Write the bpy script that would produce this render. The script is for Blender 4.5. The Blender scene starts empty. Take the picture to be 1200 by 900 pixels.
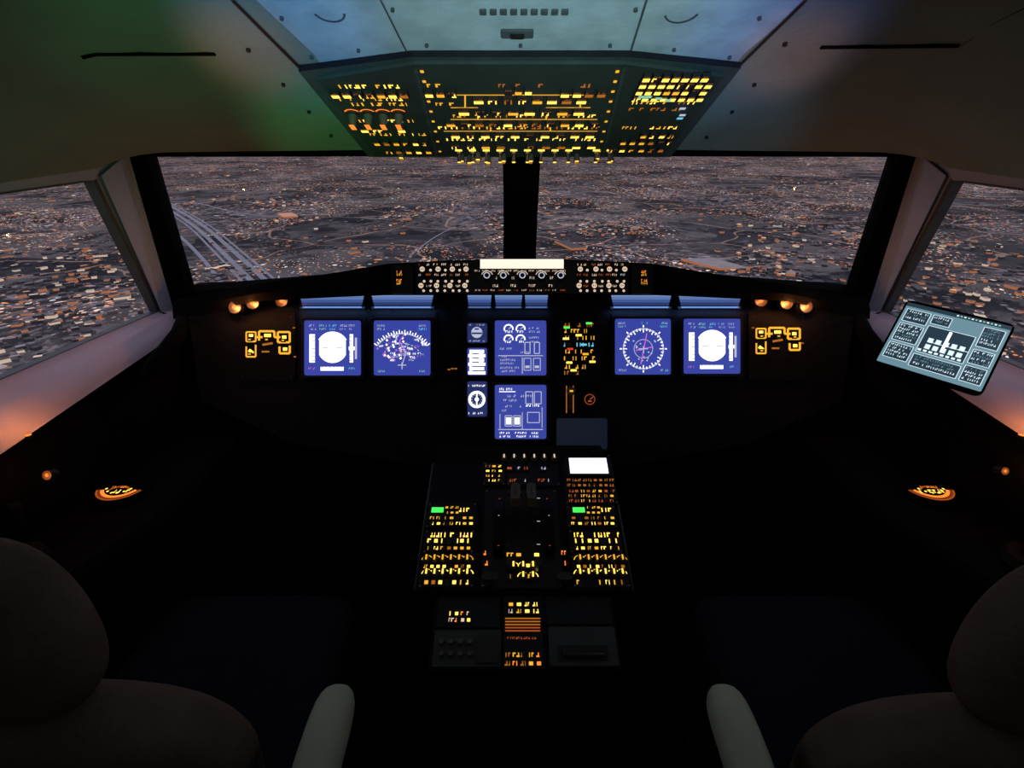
import bpy, math, random
from mathutils import Vector, Matrix
random.seed(7)
RND = random.Random(11)

# ------------------------------------------------------------------ camera calibration
CAM = Vector((-0.0275, 0.0, 1.55)); PITCH = math.radians(26.0); FPX = 600.0
FW = Vector((0, math.cos(PITCH), -math.sin(PITCH))); UP = Vector((0, math.sin(PITCH), math.cos(PITCH))); RT = Vector((1, 0, 0))
def pt(px, py, d):
    return CAM + FW*d + RT*((px-600)/FPX*d) + UP*((450-py)/FPX*d)
def sym(hx, py, d, s=1):
    p = pt(600, py, d); return Vector((s*hx/FPX*d, p.y, p.z))
V = Vector

def lin(c):
    r = []
    for x in c:
        x = x/255.0
        r.append(x/12.92 if x <= 0.04045 else ((x+0.055)/1.055)**2.4)
    return (r[0], r[1], r[2], 1.0)

# ------------------------------------------------------------------ materials
def surf(name, rgb, rough=0.6, metal=0.0, var=0.15, scale=20.0, bump=0.0, bscale=200.0, spec=0.3):
    m = bpy.data.materials.new(name); m.use_nodes = True
    nt = m.node_tree; b = nt.nodes['Principled BSDF']
    tc = nt.nodes.new('ShaderNodeTexCoord'); no = nt.nodes.new('ShaderNodeTexNoise')
    no.inputs['Scale'].default_value = scale; no.inputs['Detail'].default_value = 4
    nt.links.new(tc.outputs['Object'], no.inputs['Vector'])
    cr = nt.nodes.new('ShaderNodeValToRGB')
    c = lin(rgb)
    cr.color_ramp.elements[0].position = 0.3; cr.color_ramp.elements[1].position = 0.7
    cr.color_ramp.elements[0].color = (c[0]*(1-var), c[1]*(1-var), c[2]*(1-var), 1)
    cr.color_ramp.elements[1].color = (min(1, c[0]*(1+var)), min(1, c[1]*(1+var)), min(1, c[2]*(1+var)), 1)
    nt.links.new(no.outputs['Fac'], cr.inputs['Fac']); nt.links.new(cr.outputs['Color'], b.inputs['Base Color'])
    b.inputs['Roughness'].default_value = rough; b.inputs['Metallic'].default_value = metal
    b.inputs['Specular IOR Level'].default_value = spec
    if bump > 0:
        n2 = nt.nodes.new('ShaderNodeTexNoise'); n2.inputs['Scale'].default_value = bscale
        nt.links.new(tc.outputs['Object'], n2.inputs['Vector'])
        bp = nt.nodes.new('ShaderNodeBump'); bp.inputs['Strength'].default_value = bump; bp.inputs['Distance'].default_value = 0.01
        nt.links.new(n2.outputs['Fac'], bp.inputs['Height']); nt.links.new(bp.outputs['Normal'], b.inputs['Normal'])
    return m
def glow(name, rgb, st=1.0, sample=False):
    m = bpy.data.materials.new(name); m.use_nodes = True
    nt = m.node_tree; b = nt.nodes['Principled BSDF']
    b.inputs['Base Color'].default_value = (0.01, 0.01, 0.01, 1); b.inputs['Roughness'].default_value = 0.4
    b.inputs['Emission Color'].default_value = lin(rgb); b.inputs['Emission Strength'].default_value = st
    if not sample:
        m.cycles.emission_sampling = 'NONE'
    return m

M = dict(
 black=surf('black_panel', (13, 13, 15), 0.7, bump=0.1, spec=.12),
 blacker=surf('matte_black', (7, 7, 8), 0.95, spec=0.04),
 bezel=surf('bezel_plastic', (22, 23, 28), 0.5, spec=.2),
 key=surf('key_plastic', (34, 33, 31), 0.5),
 knob=surf('knob_plastic', (80, 76, 70), 0.5),
 grey=surf('grey_panel', (66, 72, 74), 0.6),
 dgrey=surf('dark_grey_panel', (48, 53, 52), 0.65),
 gpanel=surf('overhead_panel_paint', (48, 62, 56), 0.6),
 opanel=surf('overhead_module_paint', (38, 50, 40), 0.6),
 blue_grey=surf('airframe_grey', (150, 166, 170), 0.55, bump=0.1, bscale=60),
 liner=surf('ceiling_liner', (108, 124, 112), 0.75, var=0.12, scale=6, bump=0.15, bscale=90),
 trim=surf('window_trim', (146, 150, 166), 0.6, var=0.06, scale=5),
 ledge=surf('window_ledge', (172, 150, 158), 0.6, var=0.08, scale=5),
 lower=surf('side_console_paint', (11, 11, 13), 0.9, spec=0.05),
 fabric=surf('seat_cover', (80, 73, 66), 1.0, var=0.15, scale=18, bump=0.25, bscale=160, spec=0.05),
 cushion=surf('cushion_blue', (22, 26, 32), 0.95, var=0.2, bump=0.3, spec=.05),
 arm=surf('armrest_leather', (142, 156, 140), 0.6, var=0.05),
 metal=surf('brushed_metal', (120, 120, 125), 0.35, metal=0.9),
 screw=surf('screw_dark', (20, 20, 20), 0.5),
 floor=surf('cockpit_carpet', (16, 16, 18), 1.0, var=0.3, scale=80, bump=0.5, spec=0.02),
 amber=glow('amber_backlight', (255, 182, 45), 1.05),
 amber_hi=glow('amber_bright', (255, 208, 80), 2.0),
 amber_lo=glow('amber_dim', (215, 125, 25), 0.6),
 orange=glow('orange_lamp', (255, 130, 45), 1.4),
 orange_lo=glow('orange_lamp_dim', (230, 105, 40), 0.5),
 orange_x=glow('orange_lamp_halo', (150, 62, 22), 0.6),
 white=glow('display_white', (245, 245, 255), 1.7),
 wdim=glow('display_white_dim', (195, 200, 222), 0.9),
 peach=glow('flood_white', (255, 232, 212), 1.2),
 wwarm=glow('warm_white_legend', (255, 225, 195), 0.8),
 green=glow('display_green', (70, 240, 90), 1.3),
 gdim=glow('display_green_dim', (150, 225, 190), 0.8),
 cyan=glow('display_cyan', (110, 215, 245), 0.9),
 magenta=glow('display_magenta', (220, 110, 235), 0.9),
 red=glow('display_red', (235, 60, 40), 0.9),
 navy=glow('lcd_blue', (52, 64, 154), 1.1),
 navy_d=glow('lcd_blue_dark', (34, 46, 104), 0.9),
 navy_dd=glow('lcd_off', (20, 28, 46), 0.6),
 steel=glow('tablet_blue', (110, 146, 160), 0.95),
 steel_d=glow('tablet_dark', (40, 60, 74), 0.9),
 tab_l=glow('tablet_light', (210, 232, 240), 1.3),
)
FL = [glow('painted_blue_glow_%d' % i, c, .8) for i, c in enumerate(((128, 156, 205), (100, 132, 196), (72, 98, 165), (48, 66, 122), (26, 36, 72)))]  # flood glow painted in steps, brightest first

# ------------------------------------------------------------------ mesh builder
class Fr:
    def __init__(s, O, X, Y):
        s.O = V(O); s.X = V(X).normalized(); s.Y = V(Y); s.Y = (s.Y - s.X*s.Y.dot(s.X)).normalized(); s.N = s.X.cross(s.Y)
    def p(s, a, b, h=0): return s.O + s.X*a + s.Y*b + s.N*h
    def loc(s, px, py):
        r = pt(px, py, 1.0) - CAM
        t = (s.O-CAM).dot(s.N)/r.dot(s.N); q = CAM + r*t - s.O
        return q.dot(s.X), q.dot(s.Y)
    def rect(s, x0, y0, x1, y1):
        cx, cy = (x0+x1)/2, (y0+y1)/2
        a, b = s.loc(cx, cy); l = s.loc(x0, cy)[0]; r = s.loc(x1, cy)[0]; t = s.loc(cx, y0)[1]; bb = s.loc(cx, y1)[1]
        return (l+r)/2, (t+bb)/2, abs(r-l), abs(t-bb)
class MB:
    def __init__(s): s.v = []; s.f = []; s.m = []; s.sm = []; s.mats = []
    def mi(s, mat):
        mat = M[mat] if isinstance(mat, str) else mat
        if mat not in s.mats: s.mats.append(mat)
        return s.mats.index(mat)
    def face(s, pts, mat, smooth=False):
        n = len(s.v); s.v += [V(p) for p in pts]; s.f.append(tuple(range(n, n+len(pts)))); s.m.append(s.mi(mat)); s.sm.append(smooth)
    def loft(s, rings, mat, closed=True, cap=True, smooth=True):
        n = len(s.v); k = len(rings[0])
        for r in rings: s.v += [V(p) for p in r]
        mi = s.mi(mat)
        for i in range(len(rings)-1):
            for j in range(k if closed else k-1):
                j2 = (j+1) % k
                s.f.append((n+i*k+j, n+i*k+j2, n+(i+1)*k+j2, n+(i+1)*k+j)); s.m.append(mi); s.sm.append(smooth)
        if cap and closed:
            s.f.append(tuple(n+j for j in reversed(range(k)))); s.m.append(mi); s.sm.append(False)
            o = n+(len(rings)-1)*k
            s.f.append(tuple(o+j for j in range(k))); s.m.append(mi); s.sm.append(False)
    def prism(s, fr, pts, z0, z1, mat, top=None, taper=1.0):
        cx = sum(p[0] for p in pts)/len(pts); cy = sum(p[1] for p in pts)/len(pts)
        t2 = [(cx+(p[0]-cx)*taper, cy+(p[1]-cy)*taper) for p in pts]
        A = [fr.p(x, y, z0) for x, y in pts]; B = [fr.p(x, y, z1) for x, y in t2]
        s.loft([A, B], mat, smooth=False, cap=False)
        s.face(B, top or mat); s.face(list(reversed(A)), mat)
    def box(s, fr, a, b, w, h, z0, z1, mat, top=None, r=0.0, taper=1.0, rot=0):
        r = min(r, w*0.49, h*0.49)
        if r <= 0: pts = [(-w/2, -h/2), (w/2, -h/2), (w/2, h/2), (-w/2, h/2)]
        else:
            pts = []
            for (sx, sy, a0) in ((1, -1, -90), (1, 1, 0), (-1, 1, 90), (-1, -1, 180)):
                for k in range(5):
                    t = math.radians(a0+k*22.5); pts.append((sx*(w/2-r)+r*math.cos(t), sy*(h/2-r)+r*math.sin(t)))
        c, sn = math.cos(rot), math.sin(rot)
        pts = [(a+x*c-y*sn, b+x*sn+y*c) for x, y in pts]
        s.prism(fr, pts, z0, z1, mat, top, taper)
    def pbox(s, fr, x0, y0, x1, y1, z0, z1, mat, top=None, r=0.0, taper=1.0):
        a, b, w, h = fr.rect(x0, y0, x1, y1); s.box(fr, a, b, w, h, z0, z1, mat, top, r, taper)
    def flat(s, fr, a, b, w, h, z, mat):
        s.face([fr.p(a-w/2, b-h/2, z), fr.p(a+w/2, b-h/2, z), fr.p(a+w/2, b+h/2, z), fr.p(a-w/2, b+h/2, z)], mat)
    def pflat(s, fr, x0, y0, x1, y1, z, mat):
        a, b, w, h = fr.rect(x0, y0, x1, y1); s.flat(fr, a, b, w, h, z, mat)
    def cyl(s, fr, a, b, r, z0, z1, mat, n=16, r1=None, top=None):
        r1 = r if r1 is None else r1
        A = [fr.p(a+r*math.cos(2*math.pi*i/n), b+r*math.sin(2*math.pi*i/n), z0) for i in range(n)]
        B = [fr.p(a+r1*math.cos(2*math.pi*i/n), b+r1*math.sin(2*math.pi*i/n), z1) for i in range(n)]
        s.loft([A, B], mat, cap=False); s.face(B, top or mat)
    def ring(s, fr, a, b, r0, r1, z, mat, a0=0, a1=360, n=28, sx=1.0):
        a0, a1 = math.radians(a0), math.radians(a1)
        for i in range(n):
            t, u = a0+(a1-a0)*i/n, a0+(a1-a0)*(i+1)/n
            s.face([fr.p(a+r0*math.cos(t)*sx, b+r0*math.sin(t), z), fr.p(a+r1*math.cos(t)*sx, b+r1*math.sin(t), z),
                    fr.p(a+r1*math.cos(u)*sx, b+r1*math.sin(u), z), fr.p(a+r0*math.cos(u)*sx, b+r0*math.sin(u), z)], mat)
    def line(s, fr, p, q, w, z, mat):
        dx, dy = q[0]-p[0], q[1]-p[1]; L = math.hypot(dx, dy) or 1; nx, ny = -dy/L*w/2, dx/L*w/2
        s.face([fr.p(p[0]-nx, p[1]-ny, z), fr.p(q[0]-nx, q[1]-ny, z), fr.p(q[0]+nx, q[1]+ny, z), fr.p(p[0]+nx, p[1]+ny, z)], mat)
    def outline(s, fr, a, b, w, h, t, z, mat):
        for p, q in (((-1, -1), (1, -1)), ((1, -1), (1, 1)), ((1, 1), (-1, 1)), ((-1, 1), (-1, -1))):
            s.line(fr, (a+p[0]*w/2, b+p[1]*h/2), (a+q[0]*w/2, b+q[1]*h/2), t, z, mat)
    def text(s, fr, a, b, w, h, z, mat, rnd=RND):
        x = a-w/2
        while x < a+w/2-h*0.3:
            cw = h*rnd.choice((0.35, 0.5, 0.6, 0.7))
            if rnd.random() > 0.2:
                k = rnd.random()
                if k < 0.4: s.flat(fr, x+cw/2, b, cw*0.35, h, z, mat)
                elif k < 0.75:
                    s.flat(fr, x+cw/2, b+h*0.36, cw, h*0.28, z, mat); s.flat(fr, x+cw*0.2, b-h*0.1, cw*0.4, h*0.6, z, mat)
                else: s.flat(fr, x+cw/2, b-h*0.3, cw, h*0.35, z, mat); s.flat(fr, x+cw*0.7, b+h*0.1, cw*0.3, h*0.8, z, mat)
            x += cw+h*0.22
    def tube(s, pts, r, mat, n=10):
        rings = []
        for i, p in enumerate(pts):
            p = V(p); d = (V(pts[min(i+1, len(pts)-1)])-V(pts[max(i-1, 0)])).normalized()
            u = d.cross(V((0, 0, 1)));
            if u.length < 0.05: u = d.cross(V((1, 0, 0)))
            u.normalize(); w = d.cross(u); rr = r[i] if isinstance(r, (list, tuple)) else r
            rings.append([p+u*rr*math.cos(2*math.pi*k/n)+w*rr*math.sin(2*math.pi*k/n) for k in range(n)])
        s.loft(rings, mat)
    def strip(s, inner, outer, off, mat):
        n = len(inner); off = V(off)
        for i in range(n):
            j = (i+1) % n
            a, b, c, d = V(inner[i]), V(inner[j]), V(outer[j]), V(outer[i])
            s.face([a, b, c, d], mat); s.face([a+off, b+off, c+off, d+off], mat)
            s.face([a, b, b+off, a+off], mat); s.face([d, c, c+off, d+off], mat)
    def build(s, name, parent=None, bevel=0.0, subsurf=0):
        lo = V((min(p.x for p in s.v), min(p.y for p in s.v), min(p.z for p in s.v)))
        hi = V((max(p.x for p in s.v), max(p.y for p in s.v), max(p.z for p in s.v)))
        c = (lo+hi)/2
        me = bpy.data.meshes.new(name); me.from_pydata([tuple(p-c) for p in s.v], [], s.f)
        for m in s.mats: me.materials.append(m)
        me.polygons.foreach_set('material_index', s.m); me.polygons.foreach_set('use_smooth', s.sm); me.update()
        ob = bpy.data.objects.new(name, me); ob.location = c
        bpy.context.scene.collection.objects.link(ob)
        if parent: ob.parent = parent
        if bevel:
            bv = ob.modifiers.new('bevel', 'BEVEL'); bv.width = bevel; bv.segments = 3
        if subsurf:
            ss = ob.modifiers.new('sub', 'SUBSURF'); ss.levels = subsurf; ss.render_levels = subsurf
        return ob
def empty(name, loc):
    e = bpy.data.objects.new(name, None); e.location = loc; e.empty_display_size = 0.1
    bpy.context.scene.collection.objects.link(e); return e

def superring(c, ax, ay, rx, ry, n=32, e=2.8):
    out = []
    for i in range(n):
        t = 2*math.pi*i/n; ct, st = math.cos(t), math.sin(t)
        x = math.copysign(abs(ct)**(2/e), ct); y = math.copysign(abs(st)**(2/e), st)
        out.append(V(c)+V(ax)*x*rx+V(ay)*y*ry)
    return out

# ================================================================== MAIN PANEL FRAME
D0 = 1.5
PC = pt(611, 450, D0)
PF = Fr(PC, RT, UP)          # panel plane, leaned back like the real one
K = D0/FPX                   # metres per unit on the panel

# ---------------- instrument panel
b = MB()
out = [(215, 352), (1007, 352), (990, 470), (880, 520), (745, 545), (480, 545), (340, 520), (232, 470)]
b.prism(PF, [PF.loc(x, y) for x, y in reversed(out)], -0.06, -0.012, 'black')
for (x0, y0, x1, y1) in ((278, 366, 345, 446), (350, 366, 512, 446), (540, 366, 648, 520), (650, 366, 713, 448), (716, 366, 872, 446), (878, 366, 948, 446), (650, 450, 714, 530)):
    b.pbox(PF, x0, y0, x1, y1, -0.013, -0.006, 'black', r=0.006, taper=0.99)
for x in (284, 340, 356, 506, 544, 720, 867, 884, 942):
    for y in (371, 442):
        a, bb = PF.loc(x, y); b.cyl(PF, a, bb, 0.004, -0.007, -0.004, 'screw', 10)
def schematic(b, x0, y0, flip=1):
    def L(pts, w=1.5, m='amber'):
        for p, q in zip(pts[:-1], pts[1:]):
            b.line(PF, PF.loc(x0+p[0], y0+p[1]), PF.loc(x0+q[0], y0+q[1]), w*1.25*K, -0.003, m)
    L([(1, 14), (1, 3), (12, 3), (12, 14), (1, 14)]); L([(12, 9), (20, 9)], 2)
    L([(16, 13), (16, 2), (34, 2), (34, 9), (41, 9)], 2); L([(38, 15), (38, 3), (52, 3), (52, 15), (38, 15)], 2)
    L([(1, 20), (1, 32), (12, 32), (12, 18)]); L([(4, 24), (9, 28)], 3, 'amber_hi'); L([(4, 7), (9, 7)], 2.5, 'amber_hi')
    L([(40, 20), (40, 28), (52, 28), (52, 19)], 2); L([(44, 23), (49, 23)], 3, 'amber_hi'); L([(43, 9), (48, 9)], 3, 'amber_hi')
    L([(22, 7), (30, 7)], 3, 'amber_hi'); L([(20, 18), (32, 16)], 2, 'amber_lo'); L([(19, 26), (28, 26)], 1.5, 'amber_lo')
    for dx, dy in ((6, 12), (26, 12), (45, 13), (6, 29)):
        a, c = PF.loc(x0+dx, y0+dy); b.box(PF, a, c, 5*K, 4*K, -0.006, 0.003, 'key')
        b.flat(PF, a, c, 3*K, 1.4*K, 0.0035, 'amber')
schematic(b, 287, 386); schematic(b, 886, 382)
for x, y in ((344, 384), (345, 418), (941, 402), (883, 384), (530, 432), (534, 432), (526, 433)):
    a, c = PF.loc(x, y); b.flat(PF, a, c, 3*K, 1.5*K, -0.003, 'amber_lo')
rows = [(658, 381, 698, 3, 'amber_lo'), (660, 388, 690, 4, 'amber'), (660, 396, 700, 4, 'amber'), (658, 404, 700, 3, 'cyan'), (660, 412, 696, 4, 'amber'), (658, 420, 700, 4, 'amber'), (660, 430, 690, 3, 'amber'), (658, 437, 682, 2, 'amber_lo')]
for x0, y, x1, n, m in rows:
    for i in range(n):
        x = x0+(x1-x0)*(i+0.5)/n; w = (x1-x0)/n*0.62
        a, c = PF.loc(x, y); b.box(PF, a, c, w*K, 5.5*K, -0.006, 0.003, 'key', r=0.002)
        b.text(PF, a, c, w*1.05*K, 4.6*K, 0.0035, m)
for x, y, m in ((690, 379, 'green'), (664, 384, 'green'), (684, 404, 'cyan'), (668, 409, 'red'), (694, 424, 'amber_hi'), (663, 397, 'amber_hi'), (678, 393, 'amber_hi'), (667, 425, 'amber_hi'), (686, 415, 'amber'), (672, 434, 'amber_hi')):
    a, c = PF.loc(x, y); b.flat(PF, a, c, 7*K, 2.4*K, 0.004, m)
for i, x in enumerate((664, 672)):
    a, c = PF.loc(x, 468); b.flat(PF, a, c, 1.2*K, 32*K, -0.003, 'amber_lo')
a, c = PF.loc(668, 466); b.box(PF, a, c, 3*K, 26*K, -0.006, 0.02, 'key'); b.cyl(PF, a, c+8*K, 5*K, 0.02, 0.035, 'knob'); b.flat(PF, a, c+8*K, 4*K, 2*K, 0.036, 'amber')
a, c = PF.loc(691, 468); b.cyl(PF, a, c, 9*K, -0.006, 0.002, 'bezel', 24); b.ring(PF, a, c, 5.5*K, 6.2*K, 0.003, 'orange_lo'); b.line(PF, (a, c), (a+4*K, c+3*K), 1*K, 0.003, 'orange_lo'); b.flat(PF, a, c-2*K, 4*K, 1.6*K, 0.003, 'orange_lo')
panel = b.build('instrument_panel')

# ---------------- displays
def display(name, x0, y0, x1, y1, draw, bg='navy', bez=3.5):
    b = MB(); a, c, w, h = PF.rect(x0, y0, x1, y1)
    b.box(PF, a, c, w+bez*2*K, h+bez*2*K, -0.0055, 0.008, 'bezel', r=0.008, taper=0.98)
    b.box(PF, a, c, w, h, 0.0, 0.0088, 'bezel', top=bg, r=0.006)
    for sx in (-1, 1):
        for sy in (-1, 1): b.cyl(PF, a+sx*(w/2+bez*.5*K), c+sy*(h/2+bez*.5*K), 0.0025, 0.008, 0.0095, 'screw', 8)
    def T(x, y): return (a+(x-(x0+x1)/2)*K, c-(y-(y0+y1)/2)*K)
    draw(b, T, 0.0096); return b.build(name)
def box(b, T, x0, y0, x1, y1, z, m):
    p = T((x0+x1)/2, (y0+y1)/2); b.flat(PF, p[0], p[1], abs(x1-x0)*K, abs(y1-y0)*K, z, m)
def pfd(ox, oy):
    def d(b, T, z):
        X = lambda x, y: T(x+ox, y+oy)
        c = X(33, 32); pts = []
        for i in range(40):
            t = 2*math.pi*i/40; x = 17.5*math.cos(t); y = 17.5*math.sin(t); x = max(-15.5, min(15.5, x)); pts.append(PF.p(c[0]+x*K, c[1]+y*K, z))
        b.face(pts, 'white')
        b.line(PF, X(21, 32), X(28, 32), 1.2*K, z+.0012, 'wdim'); b.line(PF, X(38, 32), X(45, 32), 1.2*K, z+.0012, 'wdim')
        for k in (-8, -4, 4, 8): b.line(PF, X(30, 32+k), X(36, 32+k), 0.6*K, z+.0012, 'wdim')
        b.ring(PF, c[0], c[1], 17.9*K, 19*K, z, 'white', 30, 150)
        box(b, T, 6+ox, 16+oy, 12.5+ox, 49+oy, z, 'white'); box(b, T, 53+ox, 16+oy, 57+ox, 49+oy, z, 'white'); box(b, T, 59+ox, 20+oy, 61.5+ox, 45+oy, z, 'wdim')
        for k in range(7): b.line(PF, X(9, 19+k*4.6), X(12.5, 19+k*4.6), .7*K, z+.0006, 'navy'); b.line(PF, X(53, 19+k*4.6), X(55.5, 19+k*4.6), .7*K, z+.0006, 'navy')
        p = X(55.5, 32.5); b.flat(PF, p[0], p[1], 7*K, 4*K, z+.001, 'white')
        for k, m in enumerate(('wdim', 'gdim', 'cyan', 'wdim', 'wdim')):
            p = X(10+k*11.5, 6); b.text(PF, p[0], p[1], 9*K, 2.4*K, z, m); p = X(10+k*11.5, 10); b.text(PF, p[0], p[1], 7*K, 2*K, z, m)
        box(b, T, 19+ox, 54+oy, 46+ox, 58.5+oy, z, 'white')
        for k in range(6): b.line(PF, X(21+k*4.6, 54), X(21+k*4.6, 56), .6*K, z+.0006, 'navy')
        p = X(9, 56); b.text(PF, p[0], p[1], 8*K, 2.4*K, z, 'magenta'); p = X(56, 56); b.text(PF, p[0], p[1], 8*K, 2.4*K, z, 'cyan')
    return d
def nd_arc(ox, oy):
    def d(b, T, z):
        X = lambda x, y: T(x+ox, y+oy); c = X(33, 52)
        b.ring(PF, c[0], c[1], 36*K, 37.4*K, z, 'wdim', 38, 142, 30)
        for i in range(23):
            t = math.radians(38+i*104/22); r = 39.5 if i % 2 else 41
            b.line(PF, (c[0]+37*K*math.cos(t), c[1]+37*K*math.sin(t)), (c[0]+r*K*math.cos(t), c[1]+r*K*math.sin(t)), 1.1*K, z, 'white')
        for rr in (25, 13):
            for i in range(12):
                b.ring(PF, c[0], c[1], rr*K, (rr+.9)*K, z, 'wdim', 30+i*10, 36+i*10, 2)
        r = random.Random(5)
        for i in range(80):
            t = math.radians(r.uniform(25, 155)); q = r.uniform(8, 36)
            x, y = c[0]+q*K*math.cos(t), c[1]+q*K*math.sin(t); m = r.choice(('white', 'white', 'magenta', 'wdim', 'wdim', 'white'))
            if r.random() < .5: b.text(PF, x, y, 5.5*K, 2.1*K, z+.0004, m)
            else: b.ring(PF, x, y, .4*K, 1.5*K, z+.0004, m, n=4)
        b.line(PF, X(33, 52), X(38, 36), 1*K, z+.0008, 'wdim'); b.line(PF, X(38, 36), X(30, 24), 1*K, z+.0008, 'magenta'); b.line(PF, X(30, 24), X(36, 16), 1*K, z+.0008, 'magenta')
        b.line(PF, X(28, 52), X(38, 52), 1.1*K, z+.001, 'wdim'); b.line(PF, X(33, 49), X(33, 57), 1.1*K, z+.001, 'wdim')
        for (x, y, m) in ((8, 6, 'wdim'), (57, 6, 'wdim'), (57, 10, 'cyan'), (9, 59, 'gdim'), (57, 59, 'gdim'), (8, 10, 'wdim')):
            p = X(x, y); b.text(PF, p[0], p[1], 9*K, 2.4*K, z, m)
    return d
def nd_rose(ox, oy):
    def d(b, T, z):
        X = lambda x, y: T(x+ox, y+oy); c = X(33, 35)
        b.ring(PF, c[0], c[1], 22.3*K, 24*K, z, 'wdim', n=40); b.ring(PF, c[0], c[1], 10.5*K, 11.2*K, z, 'wdim', n=24)
        for i in range(36):
            t = math.radians(i*10); r = 21 if i % 3 else 19
            b.line(PF, (c[0]+r*K*math.cos(t), c[1]+r*K*math.sin(t)), (c[0]+24*K*math.cos(t), c[1]+24*K*math.sin(t)), 1*K, z, 'white')
        for i in range(8):
            t = math.radians(i*45); b.line(PF, (c[0]+25*K*math.cos(t), c[1]+25*K*math.sin(t)), (c[0]+27.5*K*math.cos(t), c[1]+27.5*K*math.sin(t)), 1.4*K, z, 'white')
        b.line(PF, X(30, 53), X(37, 17), 1.1*K, z+.0005, 'magenta'); b.line(PF, X(24, 37), X(43, 33), 1.2*K, z+.0005, 'magenta')
        b.line(PF, X(28, 35), X(38, 35), 1.2*K, z+.001, 'wdim'); b.line(PF, X(33, 32), X(33, 40), 1.2*K, z+.001, 'wdim')
        for i in range(16):
            p = (c[0]+RND.uniform(-14, 14)*K, c[1]+RND.uniform(-14, 14)*K); b.ring(PF, p[0], p[1], .3*K, 1.2*K, z, 'wdim', n=4)
        for (x, y, m) in ((8, 5, 'wdim'), (33, 5, 'gdim'), (57, 5, 'gdim'), (57, 9, 'cyan'), (9, 60, 'wdim'), (57, 60, 'gdim'), (8, 9, 'gdim')):
            p = X(x, y); b.text(PF, p[0], p[1], 9*K, 2.4*K, z, m)
    return d
def ewd(ox, oy):
    def d(b, T, z):
        X = lambda x, y: T(x+ox, y+oy)
        for gx in (16, 30):
            for gy in (10, 22):
                c = X(gx, gy); b.ring(PF, c[0], c[1], 4.2*K, 5.8*K, z, 'white', -10, 200, 14)
                b.line(PF, c, (c[0]+3.5*K, c[1]+3*K), 1*K, z, 'wdim'); p = X(gx, gy+3); b.text(PF, p[0], p[1], 8*K, 2.6*K, z, 'white')
        for gy in (9, 13, 20, 25): p = X(46, gy); b.text(PF, p[0], p[1], 13*K, 2.2*K, z, 'wdim')
        for y, x0, x1 in ((33, 6, 20), (37, 30, 40), (42, 8, 18), (46, 6, 26), (50, 6, 22), (55, 6, 28), (59, 8, 24)):
            p = X((x0+x1)/2, y); b.text(PF, p[0], p[1], (x1-x0)*K, 2.3*K, z, 'wdim')
        b.line(PF, X(4, 41), X(56, 41), .9*K, z, 'wdim'); b.line(PF, X(32, 43), X(32, 62), .9*K, z, 'wdim')
        for gx in (38, 49):
            p = X(gx, 32); b.outline(PF, p[0], p[1], 6*K, 13*K, 1*K, z, 'wdim'); p = X(gx, 51); b.outline(PF, p[0], p[1], 8*K, 14*K, .8*K, z, 'wdim')
            p = X(gx, 54); b.flat(PF, p[0], p[1], 5*K, 3*K, z, 'wdim')
    return d
def sd(ox, oy):
    def d(b, T, z):
        X = lambda x, y: T(x+ox, y+oy)
        p = X(14, 5); b.text(PF, p[0], p[1], 18*K, 2.6*K, z, 'white'); b.line(PF, X(5, 8), X(24, 8), .8*K, z, 'white')
        for y, x0, x1, m in ((13, 14, 24, 'wdim'), (13, 30, 44, 'wdim'), (18, 10, 26, 'wdim'), (25, 12, 30, 'wdim'), (24, 36, 52, 'white'), (30, 8, 14, 'wdim')):
            p = X((x0+x1)/2, y); b.text(PF, p[0], p[1], (x1-x0)*K, 2.6*K, z, m)
        for x0, y0, x1, y1 in ((12, 36, 20, 48), (22, 36, 30, 48), (36, 8, 44, 22), (46, 8, 54, 22), (38, 32, 52, 44)):
            p = X((x0+x1)/2, (y0+y1)/2); b.outline(PF, p[0], p[1], (x1-x0)*K, (y1-y0)*K, .9*K, z, 'wdim')
        for x, y in ((16, 42), (26, 42)): p = X(x, y); b.flat(PF, p[0], p[1], 6*K, 8*K, z, 'white')
        b.line(PF, X(4, 52), X(56, 52), 1*K, z, 'wdim'); b.line(PF, X(32, 32), X(32, 52), .8*K, z, 'wdim')
        for x in (12, 30, 47):
            for y in (56, 60): p = X(x, y); b.text(PF, p[0], p[1], 13*K, 2.2*K, z, 'white')
        b.line(PF, X(6, 51), X(6, 34), .8*K, z, 'wdim'); b.line(PF, X(55, 26), X(55, 50), .8*K, z, 'wdim')
    return d
display('primary_flight_display', 358, 376, 424, 440, pfd(358, 376))
display('navigation_display', 439, 376, 505, 440, nd_arc(439, 376))
display('navigation_display', 720, 374, 785, 439, nd_rose(720, 374))
display('primary_flight_display', 800, 374, 866, 438, pfd(800, 374))
display('engine_display', 580, 376, 640, 440, ewd(580, 376))
display('system_display', 580, 451, 640, 514, sd(580, 451))
def s1(b, T, z):
    c = T(559, 390); b.ring(PF, c[0], c[1], 0, 6.5*K, z, 'wdim', n=20); b.line(PF, T(553, 391), T(565, 391), 2*K, z+.0006, 'navy_d'); b.flat(PF, *T(559, 386), 5*K, 2*K, z+.0006, 'navy')
    for y in (381, 400): b.text(PF, *T(559, y), 18*K, 1.8*K, z, 'wdim')
def s2(b, T, z):
    for i in range(6):
        y = 412+i*5; m = 'white'
        b.flat(PF, *T(559, y), (20 if i % 2 else 17)*K, 3.6*K, z, m)
    b.flat(PF, *T(552, 424), 3*K, 22*K, z+.0005, 'white'); b.flat(PF, *T(564, 420), 5*K, 16*K, z+.0005, 'white')
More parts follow.
